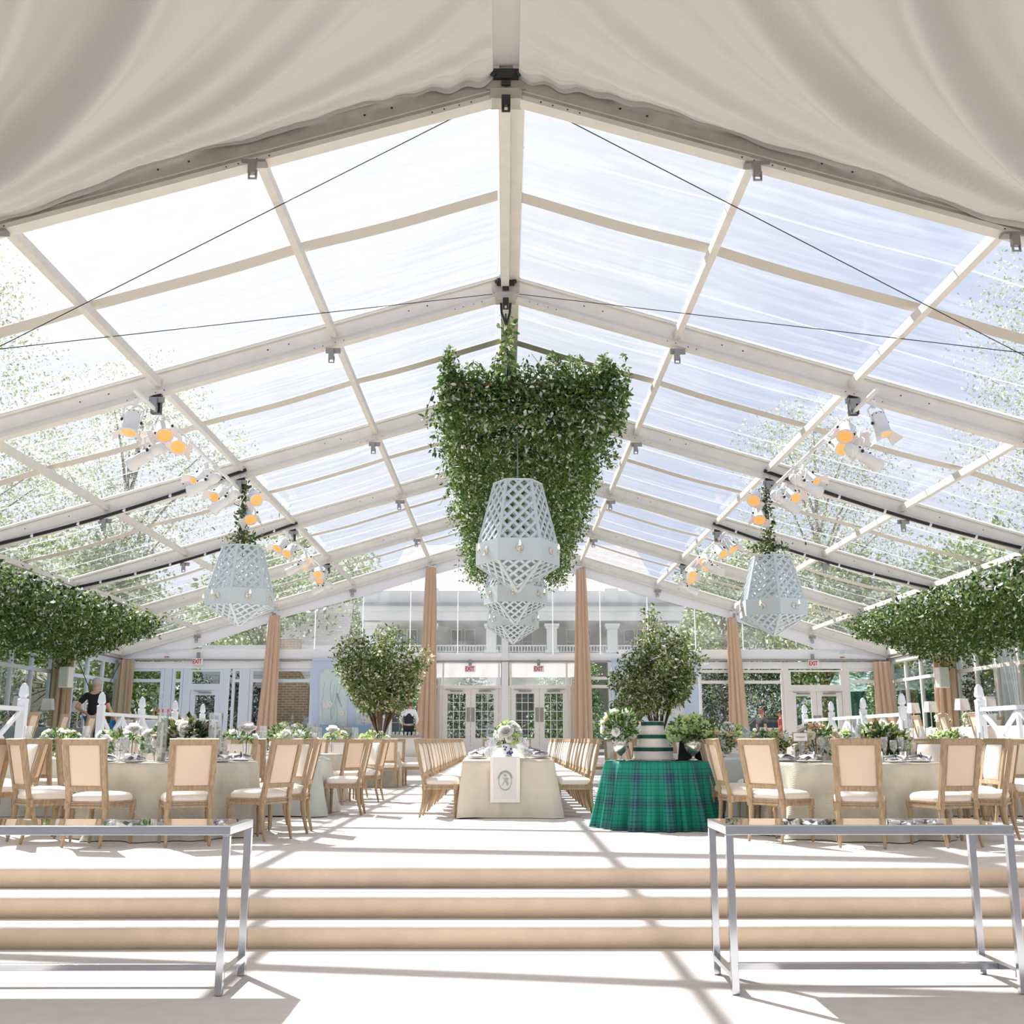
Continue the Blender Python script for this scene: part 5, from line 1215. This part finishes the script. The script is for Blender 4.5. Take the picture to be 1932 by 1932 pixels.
def vine(pts, nl, spread=.05):
    vm.tube(pts, .004, 4)
    for i in range(nl):
        k = gr.random() * (len(pts) - 1); j = int(k); p = Vector(pts[j]).lerp(Vector(pts[j + 1]), k - j)
        VP.append((p.x + gr.uniform(-spread, spread), p.y + gr.uniform(-spread, spread), p.z + gr.uniform(-spread, spread)))
for i in range(34):                                      # loose sprays standing up from the near rim
    x = gr.uniform(gx0 + .1, gx1); y = gr.uniform(gy0, gy0 + 1.2); hh = gr.uniform(.15, .55); bx = gr.uniform(-.35, .35)
    vine([(x, y, 6.65), (x + bx * .4, y, 6.65 + hh * .7), (x + bx, y - .05, 6.65 + hh)], 11)
for i in range(16):
    s = gr.choice((-1, 1)); x = gx0 if s < 0 else gx1; y = gr.uniform(gy0, gy1 - 4); ln = gr.uniform(.25, .55)
    vine([(x, y, 6.5), (x + s * ln * .6, y, 6.5 + gr.uniform(-.1, .2)), (x + s * ln, y, 6.35 + gr.uniform(-.5, .2))], 14)
for i in range(40):
    x = gr.uniform(gx0, gx1); y = gy0 + (gy1 - gy0) * gr.random(); vine([(x, y, 6.15), (x + gr.uniform(-.1, .1), y, 5.85), (x + gr.uniform(-.15, .15), y, 5.85 - gr.uniform(0, .3))], 12)
for i in range(5):                                       # vine climbing the chain to the ridge
    vine([(.02 + gr.uniform(-.06, .06), 15.9, 6.6), (.03 + gr.uniform(-.05, .05), 15.3, 6.9), (.0 + gr.uniform(-.08, .08), 14.85, 7.1)], 16, .07)
vm.build('vine_stem', M_LEAFD, cg)['kind'] = 'stuff'
leaves('trailing_leaves', np.array(VP), .12, M_LEAFV, cg, seed=5, down=.3, width=.45)
fm = MB()
for x in (gx0 + .2, (gx0 + gx1) / 2, gx1 - .2): fm.bar((x, gy0 + .1, 6.56), (x, gy1, 6.56), .05, .05)
for i in range(7): y = gy0 + (gy1 - gy0) * i / 6; fm.bar((gx0 + .2, y + .06, 6.55), (gx1 - .2, y + .06, 6.55), .05, .05)
fm.build('hanging_frame', mat('rust_red_frame', (.25, .11, .06), .7), cg)
fm = MB(); fm.tube([(.0, 14.72, 7.12), (.02, 15.4, 6.95), (.03, 16.3, 6.62)], .012, 6)
for s in (-1, 1): fm.tube([(s * .07, 14.75, 7.32), (s * .06, 14.75, 7.15), (.01, 14.8, 6.98)], .02, 6)
for y in TY[2:5]: fm.tube([(.05, y, 7.3), (.1, y, 6.62)], .012, 6)
fm.build('support_cable', M_DARK, cg)
for s, nm in ((-1, 'left'), (1, 'right')):
    t = thing('eave_greenery', 'leafy vine panel hung along the %s eave under the clear roof' % nm, 'hanging greenery', (0, 0, 0))
    zr = lambda x, y: 7.30 - SL * np.abs(x)
    zb = lambda x, y: 7.05 - SL * np.abs(x) - .12
    n = 30000
    P = slab(n, 9.75, 12.0, 17.5, 29.6, zr, zb, 20 + s, .3)
    P[:, 1] = 17.5 + (29.9 - 17.5) * np.random.default_rng(6).random(n) ** .75
    q = np.random.default_rng(30 + s); m_ = 6000
    hang = np.stack([q.uniform(10.6, 12.25, m_), q.uniform(19, 29.9, m_), np.zeros(m_)], 1); hang[:, 2] = 6.95 - SL * hang[:, 0] - .30 * q.random(m_) * (1 + np.sin(hang[:, 1] * 5)) * .7
    edge = np.stack([q.uniform(9.75, 12.0, 1500), q.uniform(29.2, 29.8, 1500), np.zeros(1500)], 1); edge[:, 2] = 7.2 - SL * edge[:, 0] - .5 * q.random(1500)
    P = np.concatenate([P, hang, edge]); P[:, 0] *= s
    leaves('foliage', P, .098, M_LEAFV, t, seed=40 + s, down=.6, width=.5)
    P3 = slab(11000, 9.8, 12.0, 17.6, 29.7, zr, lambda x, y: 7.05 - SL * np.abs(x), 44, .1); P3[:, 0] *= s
    leaves('inner_shade_foliage', P3, .12, M_LEAFD, t, seed=45, down=.1, width=.6)  # depth shade inside the vines, given by darker leaves
    fm = MB()
    for x in (10.1, 10.9, 11.8): fm.bar((s * x, 17.7, 7.15 - SL * x), (s * x, 29.6, 7.15 - SL * x), .05, .05)
    fm.build('hanging_frame', M_BARK, t)

# ------------------------------------------------------------------ lattice lanterns
def slats(mb, quad, gap=.135, w_=.048, th=.012):
    """two crossed layers of slats cut to a flat panel"""
    q = [Vector(p) for p in quad]; n = (q[1] - q[0]).cross(q[-1] - q[0]).normalized(); ex = (q[1] - q[0]).normalized(); ey = n.cross(ex); o = (q[0] + q[1]) / 2
    pts = [((p - o).dot(ex), (p - o).dot(ey)) for p in q]
    for sg, off in ((1, .006), (-1, -.006)):
        d = Vector((math.cos(R(47)), sg * math.sin(R(47)))); nn = Vector((-d.y, d.x)); cs = [nn.x * x + nn.y * y for x, y in pts]
        k = math.ceil(min(cs) / gap)
        while k * gap < max(cs):
            c = k * gap; hit = []
            for i in range(len(pts)):
                a, b = cs[i] - c, cs[(i + 1) % len(pts)] - c
                if a * b < 0:
                    t = a / (a - b); p, r = pts[i], pts[(i + 1) % len(pts)]; hit.append((p[0] + (r[0] - p[0]) * t, p[1] + (r[1] - p[1]) * t))
            if len(hit) == 2 and math.dist(*hit) > .05:
                A, B = [o + ex * h[0] + ey * h[1] + n * off for h in hit]; mb.bar(A, B, w_, th, up=n)
            k += 1
def lantern():
    t = thing('lattice_lantern', 'x', 'lantern'); rt, rb, r2 = .40, .655, .70; zt, zb, zc, zd = 1.83, .80, .44, 0.0
    V = lambda r, z, i: (r * math.cos(R(60 * i)), r * math.sin(R(60 * i)), z)
    for i in range(6):
        mb = MB(); slats(mb, [V(rb, zb, i), V(rb, zb, i + 1), V(rt, zt, i + 1), V(rt, zt, i)])
        mb.bar(V(rt, zt, i), V(rt, zt, i + 1), .05, .03); mb.bar(V(rb, zb, i), V(rt, zt, i), .05, .035); mb.build('lattice_panel', M_LANT, t)
        mb = MB(); mb.add([V(r2, zb, i), V(r2, zb, i + 1), V(r2, zc, i + 1), V(r2, zc, i), V(r2 - .03, zb, i), V(r2 - .03, zb, i + 1), V(r2 - .03, zc, i + 1), V(r2 - .03, zc, i)], [(3, 2, 1, 0), (4, 5, 6, 7), (0, 1, 5, 4), (2, 3, 7, 6)]); mb.build('band', M_LANT, t)
        mb = MB(); slats(mb, [V(r2 - .02, zc, i + 1), V(r2 - .02, zc, i), V(.02, zd + .01, i + .5)], .135, .045); mb.bar(V(r2 - .01, zc, i), V(.01, zd, i), .05, .035); mb.bar(V(r2 - .02, zc + .005, i), V(r2 - .02, zc + .005, i + 1), .04, .02); mb.build('lattice_point', M_LANT, t)
        a = R(60 * i + 30); ca, sa = math.cos(a), math.sin(a); ap = r2 * math.cos(R(30)); zm = (zb + zc) / 2 + .02
        M = Matrix.Rotation(a, 3, 'Z') @ Matrix.Rotation(R(90), 3, 'Y'); sc_ = MB().lathe([(.0005, .0), (.065, 0), (.06, .015), (.02, .03), (.0005, .032)], 14, (ca * ap, sa * ap, zm), M)
        sc_.tube([(ca * (ap + .02), sa * (ap + .02), zm), (ca * (ap + .05), sa * (ap + .05), zm - .09), (ca * (ap + .11), sa * (ap + .11), zm - .11), (ca * (ap + .15), sa * (ap + .15), zm - .05)], .009, 6)
        sc_.lathe([(.0005, 0), (.032, .005), (.03, .02), (.018, .03), (.018, .05), (.0005, .05)], 10, (ca * (ap + .15), sa * (ap + .15), zm - .05))
        so = sc_.build('sconce', M_BRASS, t); MB().lathe([(.0005, 0), (.014, .0), (.022, .03), (.016, .06), (.004, .1), (.0005, .105)], 10, (ca * (ap + .15), sa * (ap + .15), zm)).build('bulb', M_BULB, so)
    mb = MB(); mb.tube([(0, 0, 1.6), (0, 0, 1.83), (0, 0, 3.0)], .012, 6)
    for i in range(3): mb.bar(V(rt, zt - .02, i), V(rt, zt - .02, i + 3), .03, .025)
    mb.build('hanging_bracket', M_STEEL, t); return t
LN = Proto(lantern())
for (x, y, z, rz, sc_, lb) in ((.20, 17.0, 3.32, 2, .97, 'pale blue lattice lantern under the greenery, nearest and largest of the three in line'), (.21, 22.2, 3.34, -4, .95, 'pale blue lattice lantern under the greenery, middle of the three in line'), (.20, 27.4, 3.40, 3, .95, 'pale blue lattice lantern under the greenery, farthest and lowest seen of the three'),
                           (-4.92, 19.7, 3.05, 28, (.92, .92, .80), 'pale blue lattice lantern hung on a vine at the left, below the spotlights'), (4.97, 19.7, 2.87, 28, (.92, .92, .80), 'pale blue lattice lantern hung on a vine at the right, below the spotlights')):
    LN.place((x, y, z), R(rz), lb, 'pale blue lattice lanterns', sc_)
for s, nm, z0, z1 in ((-1, 'left', 4.62, 5.75), (1, 'right', 4.45, 5.7)):
    t = thing('hanging_vine', 'thin leafy vine twisted round the chain of the %s lantern' % nm, 'vine', (s * 4.95, 19.7, z0)); q = np.random.default_rng(60 + s); h = z1 - z0
    MB().tube([(.03 * math.sin(i * 1.1), .03 * math.cos(i * 1.1), -.1 + (h + .15) * i / 14) for i in range(15)], .012, 6).build('chain', M_BARK, t)
    zz = q.random(330) * h; P = np.stack([q.normal(0, .055, 330), q.normal(0, .055, 330), zz], 1)
    Q = np.stack([q.normal(0, .17, 170), q.normal(0, .17, 170), q.random(170) * .16], 1); leaves('foliage', np.concatenate([P, Q]), .085, M_LEAFB, t, seed=62, down=.2)

# ------------------------------------------------------------------ spotlights on pipes under the purlins
for s, nm in ((-1, 'left'), (1, 'right')):
    for i, (a, b) in enumerate(((13.7, 20.2), (23.8, 29.9))):
        t = thing('lighting_pipe', '%s lighting pipe under the %s purlin' % ('long white' if i == 0 else 'farther white', nm), 'pipe', (s * 5.02, (a + b) / 2, 5.62), 0, 'lighting pipes under the purlins')
        MB().tube([(0, -(b - a) / 2, 0), (0, (b - a) / 2, 0)], .032, 10).build('pipe', M_CANW, t)
        for y in TY:
            if a - .3 < y < b + .3: MB().b2((-.07, y - (a + b) / 2 - .05, -.05), (.07, y - (a + b) / 2 + .05, .32)).build('clamp', M_DARK, t)
def par():
    t = thing('par_can_light', 'x', 'spotlight')       # points down -Z from the hook at the origin
    MB().lathe([(.0005, -.10), (.07, -.105), (.10, -.16), (.105, -.20), (.105, -.42), (.125, -.425), (.125, -.45), (.105, -.45), (.10, -.43), (.10, -.2), (.0005, -.18)], 18).build('can', M_CANW, t)
    MB().lathe([(.0005, -.436), (.102, -.436)], 18).build('gel', M_GEL, t)
    y = MB(); y.tube([(-.12, 0, -.26), (-.13, 0, -.05), (-.06, 0, .0), (.06, 0, .0), (.13, 0, -.05), (.12, 0, -.26)], .012, 6); y.b2((-.03, -.03, -.02), (.03, .03, .09)); y.build('yoke', M_CANW, t)
    k = MB()
    for i in range(8): a = i * math.pi / 4; k.box((.088 * math.cos(a), .088 * math.sin(a), -.135), (.014, .014, .014))
    for x in (-.13, .13): k.ell((x, 0, -.26), (.02, .024, .024), 8, 6)
    k.build('vent_dot', M_DARK, t)['kind'] = 'stuff'
    for i in (1, 3):
        d = MB(); a = i * math.pi / 2; M = Matrix.Rotation(a, 3, 'Z'); d.add([M @ Vector(p) for p in ((-.085, .11, -.445), (.085, .11, -.445), (.13, .19, -.56), (-.13, .19, -.56))], [(0, 1, 2, 3)]); d.build('barn_door', M_CANW, t)
    return t
def leko():
    t = thing('ellipsoidal_light', 'x', 'spotlight')   # long profile spotlight along +Y
    MB().lathe([(.0005, -.20), (.06, -.19), (.085, -.12), (.085, .02), (.07, .03), (.07, .10), (.088, .12), (.088, .36), (.105, .40), (.105, .44), (.09, .44), (.0005, .30)], 16, (0, 0, -.24), Matrix.Rotation(R(-90), 3, 'X')).build('barrel', M_CANW, t)
    y = MB(); y.tube([(-.11, 0, -.24), (-.12, 0, -.05), (-.05, 0, 0), (.05, 0, 0), (.12, 0, -.05), (.11, 0, -.24)], .012, 6); y.b2((-.03, -.03, -.02), (.03, .03, .09)); y.build('yoke', M_CANW, t)
    k = MB()
    for x in (-.115, .115): k.ell((x, 0, -.24), (.02, .026, .026), 8, 6)
    for x in (-.05, .05): k.box((x, .20, -.16), (.03, .02, .02)); k.box((x, .0, -.16), (.02, .03, .015))
    k.build('knob', M_DARK, t); MB().tube([(.05, -.15, -.2), (.14, -.2, -.3), (.08, -.1, -.42), (.0, .0, -.3)], .008, 5).build('power_lead', M_CANW, t); return t
PAR = Proto(par()); LEKO = Proto(leko()); SP = {}
def spot(P_, s, y, rot, key, dz=0.0, dx=0.0):
    o = P_.place((s * 5.02 + dx, y, 5.56 + dz), Euler(tuple(R(a) for a in rot)), group='white theatre spotlights under the roof'); SP.setdefault(key, []).append(o); return o
for s in (-1, 1):
    k = (s, 'by the second frame'); i_ = -s
    spot(PAR, s, 14.25, (-12, 8 * i_, 20), k, dx=s * .14); spot(LEKO, s, 14.6, (-18, 0, 62 * -s), k, -.36, s * .02); spot(PAR, s, 15.0, (-40, -25 * i_, 0), k); spot(PAR, s, 15.4, (-50, 20 * i_, 0), k); spot(PAR, s, 15.9, (-55, 10, 20), k)
    k = (s, 'between the second and third frames'); spot(LEKO, s, 17.4, (-20, 0, 66 * -s), k, -.1); spot(PAR, s, 17.8, (-30, 40 * i_, 0), k)
    k = (s, 'above the lantern'); spot(PAR, s, 19.2, (-45, 30 * i_, 0), k, dx=s * .1); spot(PAR, s, 19.6, (-50, -35 * i_, 0), k, dx=-s * .25); spot(PAR, s, 19.9, (-40, -15 * i_, 0), k, -.2, -s * .15); spot(LEKO, s, 18.7, (-25, 0, 60 * -s), k, -.1)
    k = (s, 'by the fourth frame'); spot(PAR, s, 24.2, (-35, 30 * i_, 0), k); spot(PAR, s, 25.1, (-45, 25 * i_, 0), k); spot(LEKO, s, 25.6, (-20, 0, 60 * -s), k, -.2); spot(PAR, s, 26.4, (-50, -20 * i_, 0), k); spot(PAR, s, 26.9, (-45, 15 * i_, 0), k)
    k = (s, 'by the fifth frame'); spot(PAR, s, 28.6, (-55, 0, 0), k); spot(LEKO, s, 29.2, (-18, 0, 60 * -s), k, -.2); spot(PAR, s, 29.6, (-50, 25 * i_, 0), k)
for (s, wh), os_ in SP.items():
    order_labels(os_, 'white spotlight on the %s pipe %s, {} from the left' % ('left' if s < 0 else 'right', wh))
# black power cables strapped along two frames
for s, nm in ((-1, 'left'), (1, 'right')):
    for y, x1, wh in ((TY[2], 10.5, 'third'), (TY[3], 10.2, 'fourth')):
        t = thing('power_cable', 'black power cable strapped along the %s frame on the %s' % (wh, nm), 'cable', (0, y - .1, 0), 0, 'black cables along the frames'); pts = []
        for i in range(41):
            u = i / 40; x = 4.9 + (x1 - 4.9) * u; pts.append((s * x, -.02, 7.42 - SL * x + .03 - .12 * abs(math.sin(math.pi * u * 1.0))))
        MB().tube(pts, .024, 8).tube([(p[0], p[1] - .03, p[2] + .022) for p in pts], .014, 6).build('cable', M_DARK, t)
        q = MB()
        for i in range(4, 40, 6): q.bar((pts[i][0] - .02, -.03, pts[i][2] + .012), (pts[i][0] + .02, -.03, pts[i][2]), .065, .065)
        q.build('white_tie', M_WHITE, t)

# ------------------------------------------------------------------ tall branch arrangements and topiary
def branch_tree(label, x, y, zt, rc, seed):
    t = thing('branch_arrangement', label, 'branch arrangement', (x, y, 0)); g = random.Random(seed); bm_ = MB(); cs = []
    MB().lathe([(.0005, 0), (.2, 0), (.26, .3), (.22, .6), (.24, .74), (.21, .74), (.0005, .5)], 20).build('vase', M_SILVER, t)
    for i in range(26):
        a = g.uniform(0, 6.28); lean = g.uniform(.1, 1.0) ** .8; h = zt * g.uniform(.80, 1.08) - lean ** 1.6 * g.uniform(1.0, 1.7)
        e_ = (rc * lean * math.cos(a), rc * lean * math.sin(a), max(h, 1.8)); m_ = (.12 * math.cos(a) + e_[0] * .22, .12 * math.sin(a) + e_[1] * .22, 1.75)
        bm_.tube([(.05 * math.cos(a), .05 * math.sin(a), .4), (.1 * math.cos(a), .1 * math.sin(a), 1.15), m_, ((m_[0] + e_[0]) / 2 * 1.05, (m_[1] + e_[1]) / 2 * 1.05, (m_[2] + e_[2]) / 2), e_], [.022, .02, .016, .012, .005], 6)
        for q in range(7): k = .25 + .75 * q / 6; cs.append(tuple(Vector(m_).lerp(Vector(e_), k)))
    for i in range(46): a = g.uniform(0, 6.28); r = rc * g.uniform(.2, .58); cs.append((r * math.cos(a), r * math.sin(a), 1.55 + r * .5 + g.uniform(0, .6)))
    bm_.build('branch', M_BARK, t)['kind'] = 'stuff'
    leaves('foliage', clump_points(cs, 13500, (.30, .30, .26), seed), .105, M_LEAFT, t, seed=seed, down=.35, width=.42)
    leaves('pale_blossoms', clump_points(cs[::2], 2600, (.33, .33, .28), seed + 1), .062, mat('greenish_cream_blossom_%d' % seed, (.62, .55, .36), .7, trans=.3), t, seed=seed + 2, down=.1, width=.7)['kind'] = 'stuff'
    return t
branch_tree('tall leafy branch arrangement on the left, before the pale blue panels', -3.2, 28, 3.92, 1.2, 201); branch_tree('tall leafy branch arrangement on the right, rising behind the cake', 3.68, 26, 3.80, 1.15, 202)
t = thing('orange_topiary', 'round dark green citrus topiary with oranges between the urn and the tall branches', 'topiary', (3.34, 29.5, .12)); MB().tube([(0, 0, .3), (0, 0, 1.5)], .03, 8).build('trunk', M_BARK, t); MB().lathe([(.0005, 0), (.18, 0), (.24, .4), (.22, .4), (.0005, .35)], 18).build('pot', M_WHITEC, t)
leaves('foliage', ball_points(1500, (.42, .42, .40), 7, .5) + np.array([0, 0, 1.62]), .10, M_LEAFD, t, seed=9); leaves('new_leaves', ball_points(250, (.44, .44, .42), 8, .8) + np.array([0, 0, 1.64]), .10, M_LEAFF, t, seed=10)
for i in range(7): p = ball_points(1, (.40, .40, .36), 20 + i, 1)[0]; MB().ell((0, 0, 0), (.035, .035, .035), 10, 8).build('orange_fruit', M_ORANGE, t, loc=(p[0], -abs(p[1]), p[2] + 1.6))

# ------------------------------------------------------------------ outside the side glass
for i, (y0, y1) in enumerate(((29.0, 30.5), (31.5, 33.2))):
    mb = MB(); mb.grid(lambda u, v: (13.9 + .10 * math.sin(u * 38 + v) * (.4 + .6 * v) + .25 * (1 - abs(2 * u - 1)) * math.sin(v * 2.6), y0 + (y1 - y0) * u, 3.5 - 3.2 * v), 70, 14)
    tag(mb.build('outdoor_drape', mat('white_sheer_%d' % i, (.72, .71, .74), .8, trans=.3)), 'white hanging drape outside the glass of the right side wall, %s one' % ('nearer' if i == 0 else 'farther'), 'drape', 'white drapes outside the right glass')
tree('dark_shrub', 'dark pointed evergreen shrub between the white drapes outside the right glass', 13.5, 31.0, 2.9, .5, 1500, M_LEAFD, .12, 310, trunk=.05, low=.1, cat='shrub')
t = thing('canvas_shade', 'cream ribbed canvas shade leaning outside the glass left of the speaker', 'parasol', (-13.55, 31.6, 2.25)); t.rotation_euler = (R(25), R(62), 0)
MB().lathe([(.0005, .55), (.35, .36), (.75, .1), (1.0, -.12)], 16, smooth=False).build('canopy', M_CLOTHL, t); q = MB()
for i in range(16): a = 2 * math.pi * i / 16; q.tube([(0, 0, .56), (.36 * math.cos(a), .36 * math.sin(a), .37), (1.0 * math.cos(a), 1.0 * math.sin(a), -.11)], .012, 4)
q.build('rib', M_BARK, t)['kind'] = 'stuff'; MB().tube([(0, 0, .5), (0, 0, -1.9)], .025, 6).build('pole', M_WOOD, t)
for p, q_, lb in (((-11.98, 29.9, 3.35), (-11.98, 32.3, 1.6), 'black guy wire crossing the left corner glass, falling towards the corner'), ((-12.36, 34.62, 3.52), (-12.0, 31.6, 1.6), 'black guy wire crossing the left corner glass, rising to the corner')):
    tag(MB().tube([p, q_], .014, 6).build('guy_wire', M_DARK), lb, 'wire', 'guy wires by the left corner')

# ------------------------------------------------------------------ people
def skin(name, verts, edges, m, parent, sub=2, root=0):
    me = bpy.data.meshes.new(name); me.from_pydata([v[:3] for v in verts], edges, []); me.materials.append(m)
    o = bpy.data.objects.new(name, me); COL.objects.link(o); o.parent = parent
    k = o.modifiers.new('skin', 'SKIN'); k.use_smooth_shade = True
    sv = me.skin_vertices[0].data
    for i, v in enumerate(verts):
        r = v[3]; sv[i].radius = r if isinstance(r, tuple) else (r, r)
        sv[i].use_root = (i == root)
    u = o.modifiers.new('subdivision', 'SUBSURF'); u.levels = sub; u.render_levels = sub
    return o
def person(label, loc, rz, h, arms, legs, top, bottom, hair_m, hair, sleeve=.55, lean=0.0, tuck=.93, vest=None, head=(0, 0, 0), shoulders=.19):
    t = thing('person', label, 'person', loc, R(rz)); f = h / 1.75; t.scale = (f,) * 3
    la = lean; hx, hy, hz = head
    V = [(0, 0, .97, (.135, .10)), (0, la * .3, 1.12, (.125, .095)), (0, la * .7, 1.28, (.145, .10)), (0, la, 1.41, (.13, .085)), (0, la + .01, 1.49, .064), (hx * .5, la + .02 + hy * .5, 1.54, .060), (hx, la + .035 + hy, 1.63 + hz, (.084, .098)), (hx, la + .03 + hy, 1.705 + hz, (.072, .086)), (hx, la + .125 + hy, 1.625 + hz, .018)]
    E_ = [(0, 1), (1, 2), (2, 3), (3, 4), (4, 5), (5, 6), (6, 7), (6, 8)]; idx = {}
    for s, (el, wr) in zip((-1, 1), arms):
        b = len(V); sh = (s * shoulders, la, 1.415)
        V += [(*sh, .062), (s * el[0], el[1], el[2], .046), (s * wr[0], wr[1], wr[2], .030)]
        E_ += [(3, b), (b, b + 1), (b + 1, b + 2)]; d = (Vector((s * wr[0], wr[1], wr[2])) - Vector((s * el[0], el[1], el[2]))).normalized(); w_ = Vector((s * wr[0], wr[1], wr[2])); side = d.cross(Vector((s, 0, 0))).normalized()
        pm = w_ + d * .055; V.append((*pm, (.034, .022))); pi = len(V) - 1; E_.append((b + 2, pi))
        for k_, (o_, ln) in enumerate(((-.027, .066), (-.009, .078), (.009, .074), (.026, .058))):
            a = pm + d * .035 + side * o_; c = a + d * ln * .55 + Vector((-s * .006, 0, 0)); e_ = c + d * ln * .4 + Vector((-s * .018, 0, 0)); n = len(V); V += [(*a, .010), (*c, .0085), (*e_, .007)]; E_ += [(pi, n), (n, n + 1), (n + 1, n + 2)]
        a = w_ + d * .03 + side * .03; c = a + d * .03 + side * .022; n = len(V); V += [(*a, .012), (*c, .009)]; E_ += [(pi, n), (n, n + 1)]
        idx[s] = b
    for s, (kn, an) in zip((-1, 1), legs):
        b = len(V); V += [(s * .085, 0, .90, .092), (s * kn[0], kn[1], kn[2], .062), (s * an[0], an[1], an[2], .042), (s * an[0] * 1.1, an[1] + .13, .035, .034)]; E_ += [(0, b), (b, b + 1), (b + 1, b + 2), (b + 2, b + 3)]; idx[s * 2] = b
    skin('body', V, E_, M_SKIN, t)
    g = lambda v, k_: (v[0], v[1], v[2], tuple(x + k_ for x in v[3]) if isinstance(v[3], tuple) else v[3] + k_)
    S = [g(V[0], .028), g(V[1], .026), g(V[2], .022), g(V[3], .018), (V[4][0], V[4][1], 1.505, .076)]; SE = [(0, 1), (1, 2), (2, 3), (3, 4)]
    S[0] = (0, 0, tuck, S[0][3])
    for s in (-1, 1):
        b = idx[s]; a = Vector(V[b][:3]); e_ = Vector(V[b + 1][:3]); w_ = Vector(V[b + 2][:3]); n = len(S); S.append((*a, .078)); SE.append((3, n))
        if sleeve <= 1: S.append((*a.lerp(e_, max(sleeve, .1)), .064)); SE.append((n, n + 1))
        else: S.append((*e_, .06)); S.append((*e_.lerp(w_, .92), .042)); SE += [(n, n + 1), (n + 1, n + 2)]
    skin('shirt', S, SE, top, t)
    if vest: skin('waistcoat', [(0, 0, .97, (.172, .14)), (0, la * .3, 1.12, (.162, .132)), (0, la * .7, 1.28, (.178, .132)), (0, la, 1.43, (.15, .105))], [(0, 1), (1, 2), (2, 3)], vest, t)
    T = [(0, 0, .965, (.150, .115))]; TE = []
    for s in (-1, 1):
        b = idx[s * 2]; n = len(T); T += [g(V[b], .016), g(V[b + 1], .022), (V[b + 2][0], V[b + 2][1], .10, .06)]; TE += [(0, n), (n, n + 1), (n + 1, n + 2)]
    skin('trousers', T, TE, bottom, t)
    hd = Vector((hx, la + .03 + hy, 1.675 + hz)); mb = MB(); mb.ell(hd + Vector((0, -.020, .018)), (.099, .110, .102), 16, 10)
    if hair == 'tail': mb.tube([hd + Vector((-.02, -.1, .05)), hd + Vector((-.05, -.15, .0)), hd + Vector((-.075, -.13, -.12)), hd + Vector((-.08, -.11, -.2))], [.03, .035, .03, .008], 8)
    if hair == 'bun': mb.ell(hd + Vector((0, -.1, .07)), (.05, .05, .05), 10, 8)
    mb.build('hair', hair_m, t)
    fc = MB()
    for s in (-1, 1): fc.ell(hd + Vector((s * .034, .085, -.02)), (.012, .008, .008), 8, 6); fc.ell(hd + Vector((s * .086, -.005, -.03)), (.012, .022, .032), 8, 6)
    fc.build('ear_and_eye', M_SKIN, t); MB().ell(hd + Vector((0, .088, -.078)), (.026, .008, .007), 8, 6).build('mouth', mat('lip_%d' % int(abs(loc[0]) * 100), (.45, .18, .15), .5), t)
    MB().tube([(legs[0][1][0] * -1, legs[0][1][1] - .05, .05), (legs[0][1][0] * -1.05, legs[0][1][1] + .17, .035)], [.052, .042], 8).tube([(legs[1][1][0], legs[1][1][1] - .05, .05), (legs[1][1][0] * 1.05, legs[1][1][1] + .17, .035)], [.052, .042], 8).build('shoe', M_DARK, t)
    return t
STAND = (((.10, .03, .50), (.11, -.01, .09)), ((.10, .03, .50), (.11, -.01, .09)))
WALK = (((.09, .20, .52), (.09, .16, .09)), ((.09, -.02, .50), (.09, -.24, .12)))
person('grey haired person in a black polo shirt and jeans seen from behind the left railing', (-9.05, 23.9, .5), -4, 1.80, (((.36, -.08, 1.16), (.30, .15, 1.07)), ((.30, .05, 1.14), (.40, .20, .92))), STAND, M_POLO, M_JEAN, M_HAIRG, 'short', .72, .02, shoulders=.205)
t = thing('blue_cloth', 'bright blue cloth held by the grey haired person behind the railing', 'cloth', (-8.62, 24.12, 1.0)); MB().grid(lambda u, v: ((u - .5) * .34 * (1 - .3 * v) + .04 * math.sin(v * 5), .06 * math.sin(u * 12 + v * 3), .42 - .5 * (1 - v)), 16, 12).build('folds', mat('bright_blue_cloth', (.03, .20, .48), .8), t)
person('server with a brown ponytail in a white shirt and dark waistcoat seen from behind', (-2.92, 32.95, .5), 4, 1.64, (((.27, .02, 1.17), (.22, .20, 1.02)), ((.27, .02, 1.17), (.22, .20, 1.0))), STAND, M_SHIRT, M_VEST, M_HAIRB, 'tail', 1.5, .02, vest=M_VEST, head=(.02, .03, -.02), shoulders=.175)
person('auburn haired person in a dark top walking past the car outside', (8.58, 36.3, .25), -72, 1.72, (((.25, -.03, 1.15), (.22, .2, 1.0)), ((.25, .0, 1.15), (.22, .2, .98))), WALK, M_VEST, M_VEST, M_HAIRR, 'bun', .6)
t = thing('grey_box', 'pale grey box carried at the waist by the auburn haired person outside', 'box', (8.86, 36.35, 1.12), R(10)); MB().b2((-.2, -.14, 0), (.2, .14, .24)).build('body', M_SIGNW, t); MB().b2((-.21, -.15, .2), (.21, .15, .26)).build('lid', M_WHITE, t)
person('person in a red shirt outside, half hidden by the white window post', (9.28, 36.4, .25), 60, 1.70, (((.25, -.02, 1.15), (.2, .22, 1.05)), ((.25, -.02, 1.15), (.2, .2, 1.02))), STAND, M_RED, M_VEST, M_HAIRB, 'short', .8)
person('person in a white shirt and dark vest outside the far right corner glass', (11.95, 36.2, .25), 30, 1.74, (((.25, -.02, 1.15), (.22, .16, 1.0)), ((.25, -.02, 1.15), (.22, .16, 1.0))), STAND, M_SHIRT, M_VEST, M_HAIRB, 'short', 1.5, vest=M_VEST)
